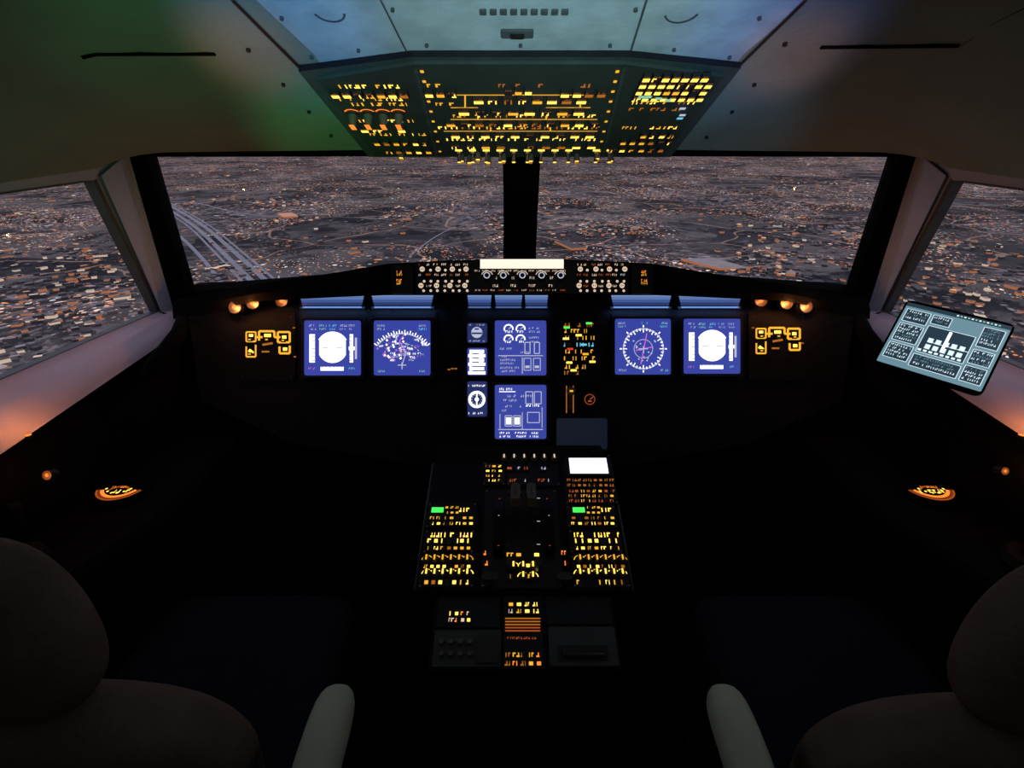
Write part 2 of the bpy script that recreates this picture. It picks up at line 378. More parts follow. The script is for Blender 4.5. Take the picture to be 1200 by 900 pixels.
def s3(b, T, z):
    c = T(559, 468); b.ring(PF, c[0], c[1], 7*K, 10*K, z, 'white', n=24); b.ring(PF, c[0], c[1], 0, 2.5*K, z, 'white', n=12)
    b.line(PF, T(559, 461), T(559, 476), 1.5*K, z+.0005, 'white')
    for i in range(12):
        t = math.radians(30*i); b.line(PF, (c[0]+5*K*math.cos(t), c[1]+5*K*math.sin(t)), (c[0]+7*K*math.cos(t), c[1]+7*K*math.sin(t)), .8*K, z, 'wdim')
    for y in (452, 484): b.text(PF, *T(559, y), 20*K, 2.2*K, z, 'white')
display('standby_instrument', 548, 379, 571, 402, s1, 'navy_d', 1.6)
display('standby_instrument', 548, 408, 571, 440, s2, 'navy', 1.6)
display('standby_instrument', 548, 447, 571, 488, s3, 'navy_d', 1.6)
display('auxiliary_screen', 652, 490, 711, 526, lambda b, T, z: None, 'navy_dd', 1.6)

# ---------------- glareshield
G = [(203, 352, 374, 1.52), (300, 334, 353, 1.46), (400, 319, 348, 1.41), (452, 310, 346, 1.37), (520, 306, 346, 1.36), (611, 304, 346, 1.355), (702, 306, 346, 1.36), (770, 310, 346, 1.37), (822, 319, 348, 1.41), (922, 334, 353, 1.46), (1019, 352, 374, 1.52)]
b = MB(); rings = []
for i, (x, t, bo, d) in enumerate(G):
    ft = pt(x, t, d); fb = pt(x, bo, d); 
    rings.append([fb, fb*0.5+ft*0.5+V((0, -.004, 0)), ft+V((0, 0, -.008)), ft+V((0, .008, 0)), ft+V((0, .17, -.045)), ft+V((0, .26, -.12)), fb+V((0, .16, -0.005)), fb+V((0, .02, 0))])
b.loft(rings, 'blacker', smooth=False)
glare = b.build('glareshield')
FF = Fr(pt(611, 325, 1.347), RT, (pt(611, 302, 1.355)-pt(611, 346, 1.355)))
KF = 1.347/600
b = MB()
def fl(x, y): return FF.loc(x, y)
b.pbox(FF, 487, 307, 737, 344, -0.003, 0.004, 'bezel', r=0.004)
b.pbox(FF, 458, 311, 484, 344, -0.012, 0.001, 'bezel', r=0.003); b.pbox(FF, 740, 311, 765, 344, -0.012, 0.001, 'bezel', r=0.003)
b.pbox(FF, 556, 305, 666, 343, 0.003, 0.010, 'bezel', r=0.003)
b.pbox(FF, 563, 305, 660, 316, 0.009, 0.012, 'key', top='peach')
for x in (571, 590, 612, 634, 656):
    a, c = fl(x, 325); b.cyl(FF, a, c, 5.4*KF, 0.01, 0.026, 'key', 18, r1=4.4*KF); b.ring(FF, a, c, 2.6*KF, 3.8*KF, 0.0265, 'wdim', n=16); b.ring(FF, a, c, 6.2*KF, 7.*KF, 0.0105, 'wwarm', 20, 160, n=14)
for x in (581, 602, 623, 646):
    a, c = fl(x, 336); b.box(FF, a, c, 8*KF, 5*KF, 0.01, 0.014, 'key', r=.002); b.text(FF, a, c, 7*KF, 3*KF, 0.0145, 'wwarm')
    a, c = fl(x, 327); b.box(FF, a, c, 6*KF, 5*KF, 0.01, 0.014, 'key', r=.002); b.text(FF, a, c, 5*KF, 3*KF, 0.0145, 'wwarm')
for x in range(560, 664, 9):
    a, c = fl(x, 318.5); b.text(FF, a, c, 7*KF, 2*KF, 0.011, 'wwarm'); a, c = fl(x, 341); b.text(FF, a, c, 6*KF, 1.8*KF, 0.011, 'orange_lo' if x % 2 else 'wwarm')
for x0 in (491, 674):
    for j, y in enumerate((311, 317, 323, 330, 336, 341)):
        for i in range(7):
            x = x0+4+i*8.4+(j % 2)*2+RND.uniform(-1, 1); a, c = fl(x, y)
            if j in (1, 4) and i % 2 == 0:
                b.cyl(FF, a, c, 3.8*KF, 0.004, 0.016, 'key', 14, r1=3.2*KF); b.ring(FF, a, c, 1.6*KF, 3.*KF, 0.0165, 'wwarm', n=12); b.flat(FF, a, c, 1.2*KF, 4*KF, 0.017, 'wwarm')
            elif j % 2 == 0:
                b.box(FF, a, c, 6*KF, 3.6*KF, 0.004, 0.009, 'key', r=.001); b.text(FF, a, c, 5.5*KF, 2.4*KF, 0.0095, RND.choice(('wwarm', 'wwarm', 'wdim', 'orange_lo')))
            else: b.ring(FF, a, c, .4*KF, 1.6*KF, 0.0045, 'wwarm', n=8)
for x0 in (469, 754):
    for y in (321, 331):
        a, c = fl(x0, y); b.box(FF, a, c, 8*KF, 8*KF, 0.0, 0.008, 'key', r=.001)
        b.text(FF, a, c+1.7*KF, 7*KF, 2.8*KF, 0.0088, 'orange'); b.text(FF, a, c-1.7*KF, 7*KF, 2.8*KF, 0.0088, 'amber')
b.build('flight_control_unit')
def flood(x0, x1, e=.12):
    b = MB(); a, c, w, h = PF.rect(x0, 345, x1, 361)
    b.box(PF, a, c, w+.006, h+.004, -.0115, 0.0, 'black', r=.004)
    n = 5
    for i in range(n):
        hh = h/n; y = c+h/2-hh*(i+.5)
        b.box(PF, a, y, w*(1-.02*i), hh*.98, 0.0, .004-.0006*i, 'black', top=FL[i], r=.001)  # emissive strips paint the blue glow fading down the panel
    o = b.build('painted_glow_strips')
    L = bpy.data.lights.new('panel_flood_lamp', 'AREA'); L.shape = 'RECTANGLE'; L.size = w; L.size_y = 0.012; L.color = (0.22, 0.42, 1.0); L.energy = e
    lo = bpy.data.objects.new('panel_flood_lamp', L); bpy.context.scene.collection.objects.link(lo); lo.parent = o
    lo.location = PF.N*.012-PF.Y*.02; lo.rotation_euler = (math.radians(20), 0, 0)
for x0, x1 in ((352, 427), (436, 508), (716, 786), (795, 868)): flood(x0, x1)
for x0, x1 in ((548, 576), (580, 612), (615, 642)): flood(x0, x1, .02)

def maplight(px, py, d, e=0.25, r=0.012, halo=False):
    b = MB(); fr = Fr(pt(px, py, d), RT, UP)
    b.cyl(fr, 0, 0, r*1.5, -0.02, 0.0, 'bezel', 18)
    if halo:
        b.ring(fr, 0, 0, r*.85, r*1.4, 0.0006, 'orange_x', n=18, sx=1); b.ring(fr, 0, 0, r*.5, r*.85, 0.0007, 'orange_lo', n=18); b.ring(fr, 0, 0, 0, r*.5, 0.0008, 'orange', n=18)  # outer rings paint the lamp's soft glow as dimmer emission
    else: b.ring(fr, 0, 0, 0, r, 0.0008, 'orange', n=18)
    o = b.build('map_light')
    L = bpy.data.lights.new('map_lamp', 'POINT'); L.energy = e; L.color = (1, .33, .08); L.shadow_soft_size = 0.004
    lo = bpy.data.objects.new('map_lamp', L); bpy.context.scene.collection.objects.link(lo); lo.parent = o; lo.location = (0, -.03, .012)
for x, y, e in ((275, 360, .3), (296, 355, .3), (330, 352, .12), (892, 352, .12), (922, 355, .3), (945, 359, .3)): maplight(x, y, 1.475, e, .0125, True)

# ================================================================== OVERHEAD PANEL
OF = V((0, 1.369, 1.504)); OR = V((0, 0.991, 1.655)); OV = Fr((OF+OR)/2, RT, OR-OF)
b = MB(); HL = (OR-OF).length/2
pts = [OV.loc(x, y) for x, y in ((432, 184), (786, 184), (868, 80), (738, 67), (482, 67), (350, 84))]
b.prism(OV, pts, -0.010, 0.0, 'bezel', 'gpanel')
inn = [OV.loc(x, y) for x, y in ((440, 181), (778, 181), (848, 86), (732, 71), (486, 71), (372, 90))]
b.prism(OV, inn, 0.0, 0.006, 'gpanel', 'opanel')
def ov_item(x, y, kind, m, w=7, h=4):
    a, c = OV.loc(x, y); k = 1.0/600
    if kind == 'btn':
        b.box(OV, a, c, w*k*1.2, 0.020, 0.006, 0.013, 'key', r=.002)
        if RND.random() < .7: b.flat(OV, a, c-.002, w*k*1.0, 0.011, 0.0135, m)
        else: b.text(OV, a, c-.002, w*k*1.1, .013, 0.0136, m)
        b.text(OV, a, c+.0078, w*k*.9, .004, 0.0136, 'amber_lo')
    elif kind == 'lbl': b.text(OV, a, c, w*k*1.4, .013, 0.0068, m)
    elif kind == 'knob':
        b.cyl(OV, a, c, .012, .006, .012, 'key', 16); b.cyl(OV, a, c, .009, .012, .034, 'knob', 14, r1=.006); b.flat(OV, a, c, .010, .024, .0345, m); b.ring(OV, a, c, .0125, .0155, .0068, m, 20, 160, 10)
    elif kind == 'tog':
        b.cyl(OV, a, c, .007, .006, .012, 'metal', 12); b.cyl(OV, a, c, .003, .012, .03, 'metal', 10, r1=.0045, top=m); b.flat(OV, a, c+.012, .016, .011, .007, m)
def row(y, x0, x1, n, kind, m, w=None, p=1.0):
    for i in range(n):
        if RND.random() > p: continue
        x = x0+(x1-x0)*(i+.5)/n; ov_item(x, y, kind, m if not isinstance(m, (list, tuple)) else RND.choice(m), w or (x1-x0)/n*.62)
A3 = ('amber', 'amber', 'amber_hi', 'amber_hi', 'amber_lo')
for args in [
  (97, 388, 478, 6, 'lbl', A3), (104, 386, 480, 7, 'btn', A3), (112, 395, 480, 6, 'lbl', A3), (128, 404, 476, 4, 'knob', 'orange'), (118, 410, 478, 6, 'lbl', 'amber'),
  (138, 412, 488, 6, 'lbl', A3), (146, 420, 492, 5, 'btn', A3, None, .8), (154, 432, 500, 6, 'lbl', A3), (162, 436, 504, 6, 'btn', A3), (172, 450, 508, 5, 'btn', A3),
  (96, 500, 530, 3, 'lbl', 'amber'), (96, 545, 700, 12, 'lbl', 'amber_lo', None, .7), (103, 496, 536, 3, 'btn', A3), (100, 590, 625, 3, 'btn', A3), (103, 655, 712, 4, 'btn', A3),
  (111, 535, 690, 9, 'btn', A3, None, .85), (118, 500, 530, 3, 'lbl', 'amber'), (125, 534, 688, 8, 'btn', A3, None, .9), (132, 530, 700, 14, 'lbl', A3), (139, 520, 704, 11, 'btn', A3, None, .9),
  (146, 512, 704, 14, 'lbl', A3), (153, 525, 700, 10, 'btn', 'amber_hi', None, .9), (160, 520, 706, 14, 'lbl', 'amber_hi'), (166, 525, 702, 10, 'btn', A3, None, .9), (175, 530, 722, 12, 'tog', 'amber_hi', None, .85),
  (84, 752, 832, 7, 'btn', 'amber_hi'), (92, 748, 836, 8, 'btn', 'amber_hi'), (100, 744, 830, 8, 'btn', A3), (108, 740, 826, 8, 'btn', 'amber_hi'), (116, 740, 815, 7, 'lbl', A3),
  (124, 736, 800, 5, 'lbl', 'amber_lo'), (146, 728, 795, 5, 'lbl', A3), (153, 738, 792, 5, 'btn', A3, None, .8), (161, 725, 790, 6, 'btn', A3), (170, 712, 780, 6, 'btn', A3),
]: row(*args)
for x, y, m in ((752, 104, 'gdim'), (760, 104, 'gdim'), (772, 106, 'gdim'), (783, 108, 'gdim'), (800, 118, 'wdim'), (800, 126, 'wdim'), (797, 130, 'cyan')):
    a, c = OV.loc(x, y); b.flat(OV, a, c, .012, .009, .0145, m)
for x0, y0, x1, y1 in ((535, 107, 690, 107), (528, 122, 560, 122), (640, 122, 692, 122), (528, 136, 700, 136), (520, 150, 700, 150), (545, 107, 545, 122), (680, 107, 680, 122), (560, 122, 560, 136), (640, 122, 640, 136), (575, 136, 575, 150), (645, 136, 645, 150)):
    b.line(OV, OV.loc(x0, y0), OV.loc(x1, y1), .0028, .0067, 'amber')
for x0, x1 in ((486, 512), (732, 706)):
    b.line(OV, OV.loc(x0, 73), OV.loc(x1, 180), .006, .0075, 'gpanel')
    for i in range(9):
        t = (i+.5)/9; a, c = OV.loc(x0+(x1-x0)*t, 73+107*t); b.cyl(OV, a, c, .003, .007, .009, 'metal', 8); b.flat(OV, a+(.01 if x0 < 600 else -.01), c, .006, .008, .0069, 'amber')
for x, y in ((470, 180), (560, 182), (541, 184), (590, 184), (700, 181), (676, 184), (622, 184), (716, 184), (550, 186), (572, 186)):
    a, c = OV.loc(x, y-6); b.cyl(OV, a, c, .006, .006, .022, 'knob', 12, r1=.008); b.flat(OV, a, c, .009, .010, .0225, 'amber_hi')
    b.box(OV, a, c-.003, .008, .004, .012, .026, 'amber_lo')
b.build('overhead_panel')

# ================================================================== CEILING
inner = [V((.354, 1.369, 1.516)), V((.352, .991, 1.668)), V((.385, .86, 1.722)), V((.385, .35, 1.92)), V((.385, -.95, 1.95))]
outer = [V((.985, 1.425, 1.508)), V((1.0, 1.30, 1.478)), V((1.02, 1.0, 1.462)), V((1.04, .4, 1.45)), V((1.05, -.95, 1.45))]
b = MB()
for s in (-1, 1):
    rings = []
    for i in range(5):
        I, O = inner[i], outer[i]; r = []
        bul = (0.0, .035, .06, .10, .12)[i]
        for k in range(9):
            t = k/8; p = I*(1-t)+O*t+V((0, 0, bul*math.sin(math.pi*t))); r.append(V((p.x*s, p.y, p.z)))
        rings.append(r)
    rr = []
    for i in range(4):
        for k in range(4): rr.append([rings[i][j]*(1-k/4)+rings[i+1][j]*(k/4) for j in range(9)])
    rr.append(rings[-1]); b.loft(rr, 'liner', closed=False, cap=False)
for i in range(0, 4):
    b.face([V((-inner[i].x, inner[i].y, inner[i].z)), inner[i], inner[i+1], V((-inner[i+1].x, inner[i+1].y, inner[i+1].z))], 'blue_grey')
wt0, wtc = sym(460, 178, 1.31), sym(0, 174, 1.46)
for s in (-1, 1):
    I = V((s*inner[0].x, inner[0].y, inner[0].z)); O = V((s*outer[0].x, outer[0].y, outer[0].z)); w0 = V((s*wt0.x, wt0.y, wt0.z+.01))
    b.face([I, V((0, I.y, I.z)), wtc+V((0, .01, .01))], 'blacker'); b.face([I, wtc+V((0, .01, .01)), w0, O], 'blacker')
ceil = b.build('ceiling')
def liner_pt(px, py):
    s = -1 if px < 611 else 1; r = (pt(px, py, 1)-CAM).normalized(); best = None
    def P(i, u, tt):
        bl = (0.0, .035, .06, .10, .12)
        p = (inner[i]*(1-u)+inner[i+1]*u)*(1-tt)+(outer[i]*(1-u)+outer[i+1]*u)*tt+V((0, 0, (bl[i]*(1-u)+bl[i+1]*u)*math.sin(math.pi*tt)))
        return V((p.x*s, p.y, p.z))
    def D(p): q = p-CAM; return (q-r*q.dot(r)).length/q.length
    for i in range(0, 3):
        for a in range(9):
            for t in range(21):
                d = D(P(i, a/8, t/20))
                if best is None or d < best[0]: best = (d, i, a/8, t/20)
    d, i, u, t = best; h = .06
    for _ in range(12):
        for du, dt in ((h, 0), (-h, 0), (0, h), (0, -h), (h, h), (-h, -h), (h, -h), (-h, h)):
            uu, tt = min(1, max(0, u+du)), min(1, max(0, t+dt)); q = D(P(i, uu, tt))
            if q < d: d, u, t = q, uu, tt
        h *= .6
    return P(i, u, t)
b = MB()
for x0, y0, x1, y1 in ((92, 62, 252, 62), (962, 54, 1125, 52)):
    P = [liner_pt(x0+(x1-x0)*k/8, y0+(y1-y0)*k/8) for k in range(9)]
    b.tube([p+V((0, 0, -.001)) for p in P], .0035, 'blacker', 8)
for x, y in ((291, 57), (332, 98), (362, 130), (388, 158), (884, 98), (920, 50), (858, 130), (828, 160)):
    p = liner_pt(x, y); f = Fr(p, RT, V((0, -.93, .37))); b.cyl(f, 0, 0, .0035, -.004, .005, 'screw', 10)
for L_ in (((1128, 52), (1165, 26), (1210, 4)),):
    P = [liner_pt(*q) for q in L_]; b.tube(P, .002, 'grey', 6)
b.build('trim_1')
CF = Fr(V((0, .925, 1.695)), RT, inner[2]-inner[1])
b = MB()
for x0, y0, x1, y1 in ((480, 66, 446, -2), (737, 66, 758, -2)):
    b.line(CF, CF.loc(x0, y0), CF.loc(x1, y1), .003, .0025, 'grey')
b.line(CF, CF.loc(352, 79), CF.loc(272, -2), .006, .0025, 'screw'); b.line(CF, CF.loc(865, 77), CF.loc(945, -2), .006, .0025, 'screw')
for x, y in ((365, 66), (420, 58), (500, 52), (610, 52), (715, 52), (790, 57), (855, 66), (330, 20), (890, 20), (460, 10), (745, 10)):
    a, c = CF.loc(x, y); b.cyl(CF, a, c, .003, 0, .004, 'grey', 10)
a, c = CF.loc(800, 12); b.ring(CF, a, c, .022, .025, .003, 'grey', 200, 350); a, c = CF.loc(385, 12); b.ring(CF, a, c, .02, .023, .003, 'grey', 190, 350)
for x in range(566, 664, 12):
    a, c = CF.loc(x, 13); b.box(CF, a, c, .010, .010, 0, .003, 'grey', r=.002)
a, c = CF.loc(606, 38); b.box(CF, a, c, .05, .018, 0, .004, 'grey', r=.004); b.box(CF, a, c-.002, .022, .011, .004, .006, 'screw', r=.003)
b.build('trim_2')

# ================================================================== WINDSHIELD + WALLS
glass = bpy.data.materials.new('window_glass'); glass.use_nodes = True
nt = glass.node_tree; nt.nodes.clear(); o = nt.nodes.new('ShaderNodeOutputMaterial'); mx = nt.nodes.new('ShaderNodeMixShader'); tr = nt.nodes.new('ShaderNodeBsdfTransparent'); gl = nt.nodes.new('ShaderNodeBsdfGlossy')
tr.inputs['Color'].default_value = (.97, .98, .98, 1); gl.inputs['Roughness'].default_value = .03; mx.inputs[0].default_value = .02
nt.links.new(tr.outputs[0], mx.inputs[1]); nt.links.new(gl.outputs[0], mx.inputs[2]); nt.links.new(mx.outputs[0], o.inputs[0])
M['glass'] = glass
def smir(p, s): return V((p.x*s, p.y, p.z))
WA, WB, WC, WD = sym(441, 184, 1.32), sym(21, 183, 1.46), sym(19, 312, 1.90), sym(390, 342, 1.68)
OA, OB, OC, OD = sym(463, 177, 1.31), sym(0, 172, 1.455), sym(0, 330, 1.92), sym(407, 362, 1.66)
SFT, SFB, SBB, SBT = V((1.015, 1.30, 1.452)), V((1.14, 1.55, 1.05)), V((1.185, .40, 1.075)), V((1.045, .40, 1.43))
n = 1
for s in (-1, 1):
    b = MB(); I = [smir(p, s) for p in (WA, WB, WC, WD)]; O = [smir(p, s) for p in (OA, OB, OC, OD)]
    b.strip(I, O, (0, .045, .012), 'blacker'); b.face([p+V((0, .03, .008)) for p in I], 'glass')
    b.build('window_%d' % n); n += 1
for s in (-1, 1):
    b = MB(); I = [smir(p, s) for p in (SFT, SFB, SBB, SBT)]; c = sum(I, V())/4
    inn = [c+(p-c)*.99 for p in I]; ou = [c+(p-c)*1.015 for p in I]
    b.strip(inn, ou, (s*.025, 0, 0), 'grey'); b.face([p+V((s*.02, 0, 0)) for p in I], 'glass'); b.build('window_%d' % n); n += 1
b = MB(); p0, p1 = sym(0, 168, 1.445), sym(0, 318, 1.89); fr = Fr((p0+p1)/2, RT, p0-p1); L = (p0-p1).length
b.box(fr, 0, 0, .108, L, -.03, .02, 'blacker', r=.0); b.box(fr, 0, .0, .085, L*.98, .02, .03, 'blacker', taper=.97)
b.build('windshield_post')
L0, L1 = pt(228, 376, 1.55), pt(0, 530, 1.05); L0 = V((.985, L0.y, L0.z)); L1 = V((1.07, L1.y, L1.z)); L2 = V((1.09, -.2, .95)); L3 = V((1.09, -.95, .95))
for s, nm in ((-1, 'left'), (1, 'right')):
    b = MB(); f = lambda *P: [smir(p, s) for p in P]
    b.face(f(OA, SFT, SFB, OD), 'trim'); mid = lambda p, q, t: p*(1-t)+q*t
    q0, q1, q2, q3 = mid(OA, SFT, .3), mid(OA, SFT, .85), mid(OD, SFB, .85), mid(OD, SFB, .3)
    off = V((-.012, -.012, 0)); b.face(f(q0+off, q1+off, q2+off, q3+off), 'trim'); b.face(f(q0, q0+off, q3+off, q3), 'trim'); b.face(f(q1, q1+off, q2+off, q2), 'trim')
    b.face(f(OA, outer[0], outer[1], SFT), 'trim'); b.face(f(SFT, outer[1], outer[2], outer[3], SBT), 'trim')
    rings = []
    B0, B1 = SFB, SBB; BM = mid(SFB, SBB, .55)
    for A_, B_ in ((SFB, L0), (BM, L1), (SBB, mid(L1, L2, .5)), (V((1.19, -.2, 1.075)), L2), (V((1.19, -.95, 1.075)), L3)):
        m1 = mid(A_, B_, .5)+V((.0, 0, .012)); rings.append(f(A_, mid(A_, B_, .12)+V((0, 0, -.006)), m1, mid(A_, B_, .9)+V((0, 0, .01)), B_, B_+V((.02, 0, -.03)), V((B_.x+.03, B_.y, .74))))
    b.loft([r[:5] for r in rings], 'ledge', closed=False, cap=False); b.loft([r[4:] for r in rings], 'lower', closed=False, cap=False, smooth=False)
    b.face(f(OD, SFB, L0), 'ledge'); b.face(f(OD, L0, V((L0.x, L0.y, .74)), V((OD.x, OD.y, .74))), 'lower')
    b.face(f(SBT, outer[3], outer[4], V((1.19, -.95, 1.075)), V((1.19, -.2, 1.075)), SBB), 'trim')
    xo = 1.23
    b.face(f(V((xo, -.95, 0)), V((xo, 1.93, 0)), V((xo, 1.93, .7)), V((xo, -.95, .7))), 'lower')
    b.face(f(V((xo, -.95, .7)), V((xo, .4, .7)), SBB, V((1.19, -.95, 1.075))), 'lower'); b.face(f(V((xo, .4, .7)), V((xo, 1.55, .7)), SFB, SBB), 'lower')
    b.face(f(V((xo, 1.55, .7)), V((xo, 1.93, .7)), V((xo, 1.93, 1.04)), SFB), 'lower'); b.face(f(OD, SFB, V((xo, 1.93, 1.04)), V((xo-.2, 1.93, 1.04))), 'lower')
    b.build('wall_'+nm)
b = MB()
Y = 1.93
b.face([V((-1.23, Y, 0)), V((1.23, Y, 0)), V((1.23, Y, 1.04)), V((0, Y, 1.08)), V((-1.23, Y, 1.04))], 'blacker')
for s in (-1, 1): b.face([smir(OD, s), V((0, OC.y, OC.z)), V((0, Y, 1.08))], 'blacker'); b.face([smir(OD, s), V((0, Y, 1.08)), V((s*1.03, Y, 1.04))], 'blacker')
b.build('wall_front')
b = MB(); b.face([V((-1.23, -.95, 0)), V((1.23, -.95, 0)), V((1.22, -.95, 1.1)), V((1.05, -.95, 1.46)), V((.385, -.95, 1.96)), V((-.385, -.95, 1.96)), V((-1.05, -.95, 1.46)), V((-1.22, -.95, 1.1))], 'grey'); b.build('wall_back')
b = MB(); b.face([V((-1.23, -.96, 0)), V((1.23, -.96, 0)), V((1.23, 1.93, 0)), V((-1.23, 1.93, 0))], 'floor'); b.build('floor')

# ---------------- side consoles, with lit tiller panel and sidestick
for s in (-1, 1):
    b = MB(); fr = Fr(V((0, 0, .745)), RT, V((0, 1, 0)))
    prof = [(1.12, .0), (1.12, .735), (1.0, .745), (.985, .73), (.985, .62), (1.0, .0)]
    rings = [[V((s*x, y, z)) for x, z in prof] for y in (-.2, .6)]
    prof = [(1.12, .0), (1.12, .735), (.86, .745), (.845, .73), (.845, .62), (.88, .0)]
    rings += [[V((s*x, y, z)) for x, z in prof] for y in (.95, 1.36)]
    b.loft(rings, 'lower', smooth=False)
    q = pt(143 if s < 0 else 1087, 574, 1); r = (q-CAM); t = (.752-CAM.z)/r.z; c = CAM+r*t
    b.cyl(fr, c.x, c.y, .066, 0, .012, 'blacker', 28, r1=.06)
    b.ring(fr, c.x, c.y+.012, .042, .050, .0125, 'orange', 205, 335, 20); b.ring(fr, c.x, c.y+.012, .056, .060, .0125, 'orange_lo', 200, 340, 20)
    b.ring(fr, c.x, c.y+.012, .050, .056, .0124, 'orange_x', 200, 340, 20); b.ring(fr, c.x, c.y-.022, .026, .031, .0125, 'orange_lo', 30, 150, 14)
    b.text(fr, c.x, c.y-.014, .07, .014, .013, 'amber_hi'); b.text(fr, c.x, c.y+.004, .05, .007, .013, 'orange')
    for k in range(6):
        t = math.radians(212+k*23); b.cyl(fr, c.x+.036*math.cos(t), c.y+.012+.036*math.sin(t), .003, .012, .016, 'key', 10, top='amber_hi')
    sx, sy = s*1.05, .80
    b.cyl(fr, sx, sy, .045, 0, .02, 'bezel', 24, r1=.04); b.tube([V((sx, sy, .76)), V((sx, sy, .80)), V((sx-.0*s, sy+.01, .84)), V((sx, sy+.02, .87)), V((sx, sy+.015, .885))], [.02, .017, .021, .024, .012], 'blacker', 14)
    b.box(fr, s*1.06, .3, .10, .28, 0, .01, 'black', r=.01)
    b.build('side_console')
maplight(55, 557, 1.10, .06, .007, True); maplight(1178, 552, 1.12, .06, .006, True)
for s in (-1, 1):  # added fixtures and lamps for the soft orange glow on the ledges
    b = MB(); fr = Fr(V((s*1.055, .93, .972)), RT, V((0, 1, 0))); b.cyl(fr, 0, 0, .006, -.004, .004, 'bezel', 16, top='orange')
    o = b.build('added_glow_light'); L = bpy.data.lights.new('added_glow_lamp', 'POINT'); L.energy = .22; L.color = (1, .33, .08); L.shadow_soft_size = .003
    lo = bpy.data.objects.new('added_glow_lamp', L); bpy.context.scene.collection.objects.link(lo); lo.parent = o; lo.location = (-s*.02, 0, .055)
for s in (-1, 1):
    b = MB(); A = [sym(394, 376, 1.50), sym(398, 392, 1.44), sym(412, 412, 1.40), sym(430, 432, 1.36), sym(440, 447, 1.33)]
    b.tube([smir(p, s)+V((0, -.01, .01)) for p in A], [.014, .020, .022, .019, .011], 'blacker', 12); b.tube([smir(A[0], s), smir(A[0], s)+V((s*.03, .03, -.01))], .009, 'blacker')
    b.build('window_handle')

# ================================================================== PEDESTAL
F0, F1 = pt(611, 543, 1.45), pt(611, 692, 1.18); R0, R1 = pt(611, 694, 1.195), pt(611, 786, 1.08)
for p in (F0, F1, R0, R1): p.x = 0
PD = Fr((F0+F1)/2, RT, F0-F1); PR = Fr((R0+R1)/2, RT, R0-R1)
b = MB()
def body(p0, p1, hw, mat):
    A = [V((-hw, p0.y, p0.z)), V((hw, p0.y, p0.z)), V((hw*.9, p0.y, .002)), V((-hw*.9, p0.y, .002))]
    B = [V((-hw, p1.y, p1.z)), V((hw, p1.y, p1.z)), V((hw*.9, p1.y, .002)), V((-hw*.9, p1.y, .002))]
    b.loft([A, B], mat, smooth=False)
body(F0, F1, .252, 'black'); body(R0, R1, .205, 'black')
T0 = pt(611, 522, 1.47); T0.x = 0
b.loft([[V((-.225, T0.y, T0.z)), V((.225, T0.y, T0.z)), V((.225, T0.y+.02, T0.z-.05)), V((-.225, T0.y+.02, T0.z-.05))], [V((-.252, F0.y, F0.z)), V((.252, F0.y, F0.z)), V((.23, F0.y, F0.z-.15)), V((-.23, F0.y, F0.z-.15))]], 'black', smooth=False)
for s in (-1, 1): b.tube([V((s*.252, F0.y, F0.z)), V((s*.252, F1.y, F1.z))], .0025, 'grey', 8)
def item(fr, x, y, kind, m, w, h=.012):
    a, c = fr.loc(x, y)
    if kind == 'btn':
        b.box(fr, a, c, w*1.15, h*1.25, .004, .009, 'key', r=.002)
        if RND.random() < .35: b.flat(fr, a, c, w*.8, h*.6, .0095, m)
        else: b.text(fr, a, c, w*1.0, h*.75, .0095, m)
    elif kind == 'lbl': b.text(fr, a, c, w*1.3, h*.5, .0048, m)
    elif kind == 'knob': b.cyl(fr, a, c, .011, .004, .009, 'key', 14); b.cyl(fr, a, c, .008, .009, .022, 'knob', 14, r1=.0065); b.flat(fr, a, c, .004, .013, .0225, m); b.ring(fr, a, c, .0118, .0142, .0046, m, 10, 170, 8)
def grid(fr, x0, y0, x1, y1, nx, ny, kind, m, p=1.0, h=.010):
    for j in range(ny):
        for i in range(nx):
            if RND.random() > p: continue
            x = x0+(x1-x0)*(i+.5)/nx; y = y0+(y1-y0)*(j+.5)/ny
            w = abs(fr.loc(x1, y)[0]-fr.loc(x0, y)[0])/nx*.66; item(fr, x, y, kind, m if isinstance(m, str) else RND.choice(m), w, h)
for x0, y0, x1, y1 in ((500, 590, 558, 620), (497, 622, 556, 650), (492, 652, 556, 690), (566, 543, 592, 570), (594, 530, 655, 570), (660, 534, 720, 592), (664, 594, 722, 620), (667, 622, 728, 650), (670, 652, 736, 690), (566, 575, 656, 690)):
    b.pbox(PD, x0, y0, x1, y1, -.002, .004, 'bezel', r=.003)
    a, c, w, h = PD.rect(x0, y0, x1, y1)
    for sx in (-1, 1):
        for sy in (-1, 1): b.cyl(PD, a+sx*(w/2-.005), c+sy*(h/2-.005), .0025, .004, .006, 'metal', 8)
b.pbox(PD, 662, 538, 716, 561, .004, .014, 'bezel', r=.003); b.pflat(PD, 667, 540.5, 711, 558.5, .0145, 'white')
for k in range(4): b.pflat(PD, 669, 543.5+k*3.6, 709, 544.1+k*3.6, .0148, 'wdim')
grid(PD, 663, 562, 719, 574, 9, 2, 'btn', 'amber_lo', h=.011); grid(PD, 665, 575, 720, 592, 8, 3, 'btn', ('amber', 'amber_lo', 'orange_lo'), h=.011)
grid(PD, 568, 546, 590, 568, 3, 4, 'btn', A3, h=.010)
for x0, x1, o in ((503, 556, 0), (668, 721, 0)):
    b.pflat(PD, x0+3, 596, x0+17, 602, .006, 'green'); b.text(PD, *PD.loc(x0+42, 599), .03, .012, .006, 'amber_hi')
    grid(PD, x0+18, 594, x0+36, 606, 3, 2, 'btn', 'amber', h=.009); grid(PD, x0, 606, x1, 619, 7, 2, 'btn', A3, h=.011)
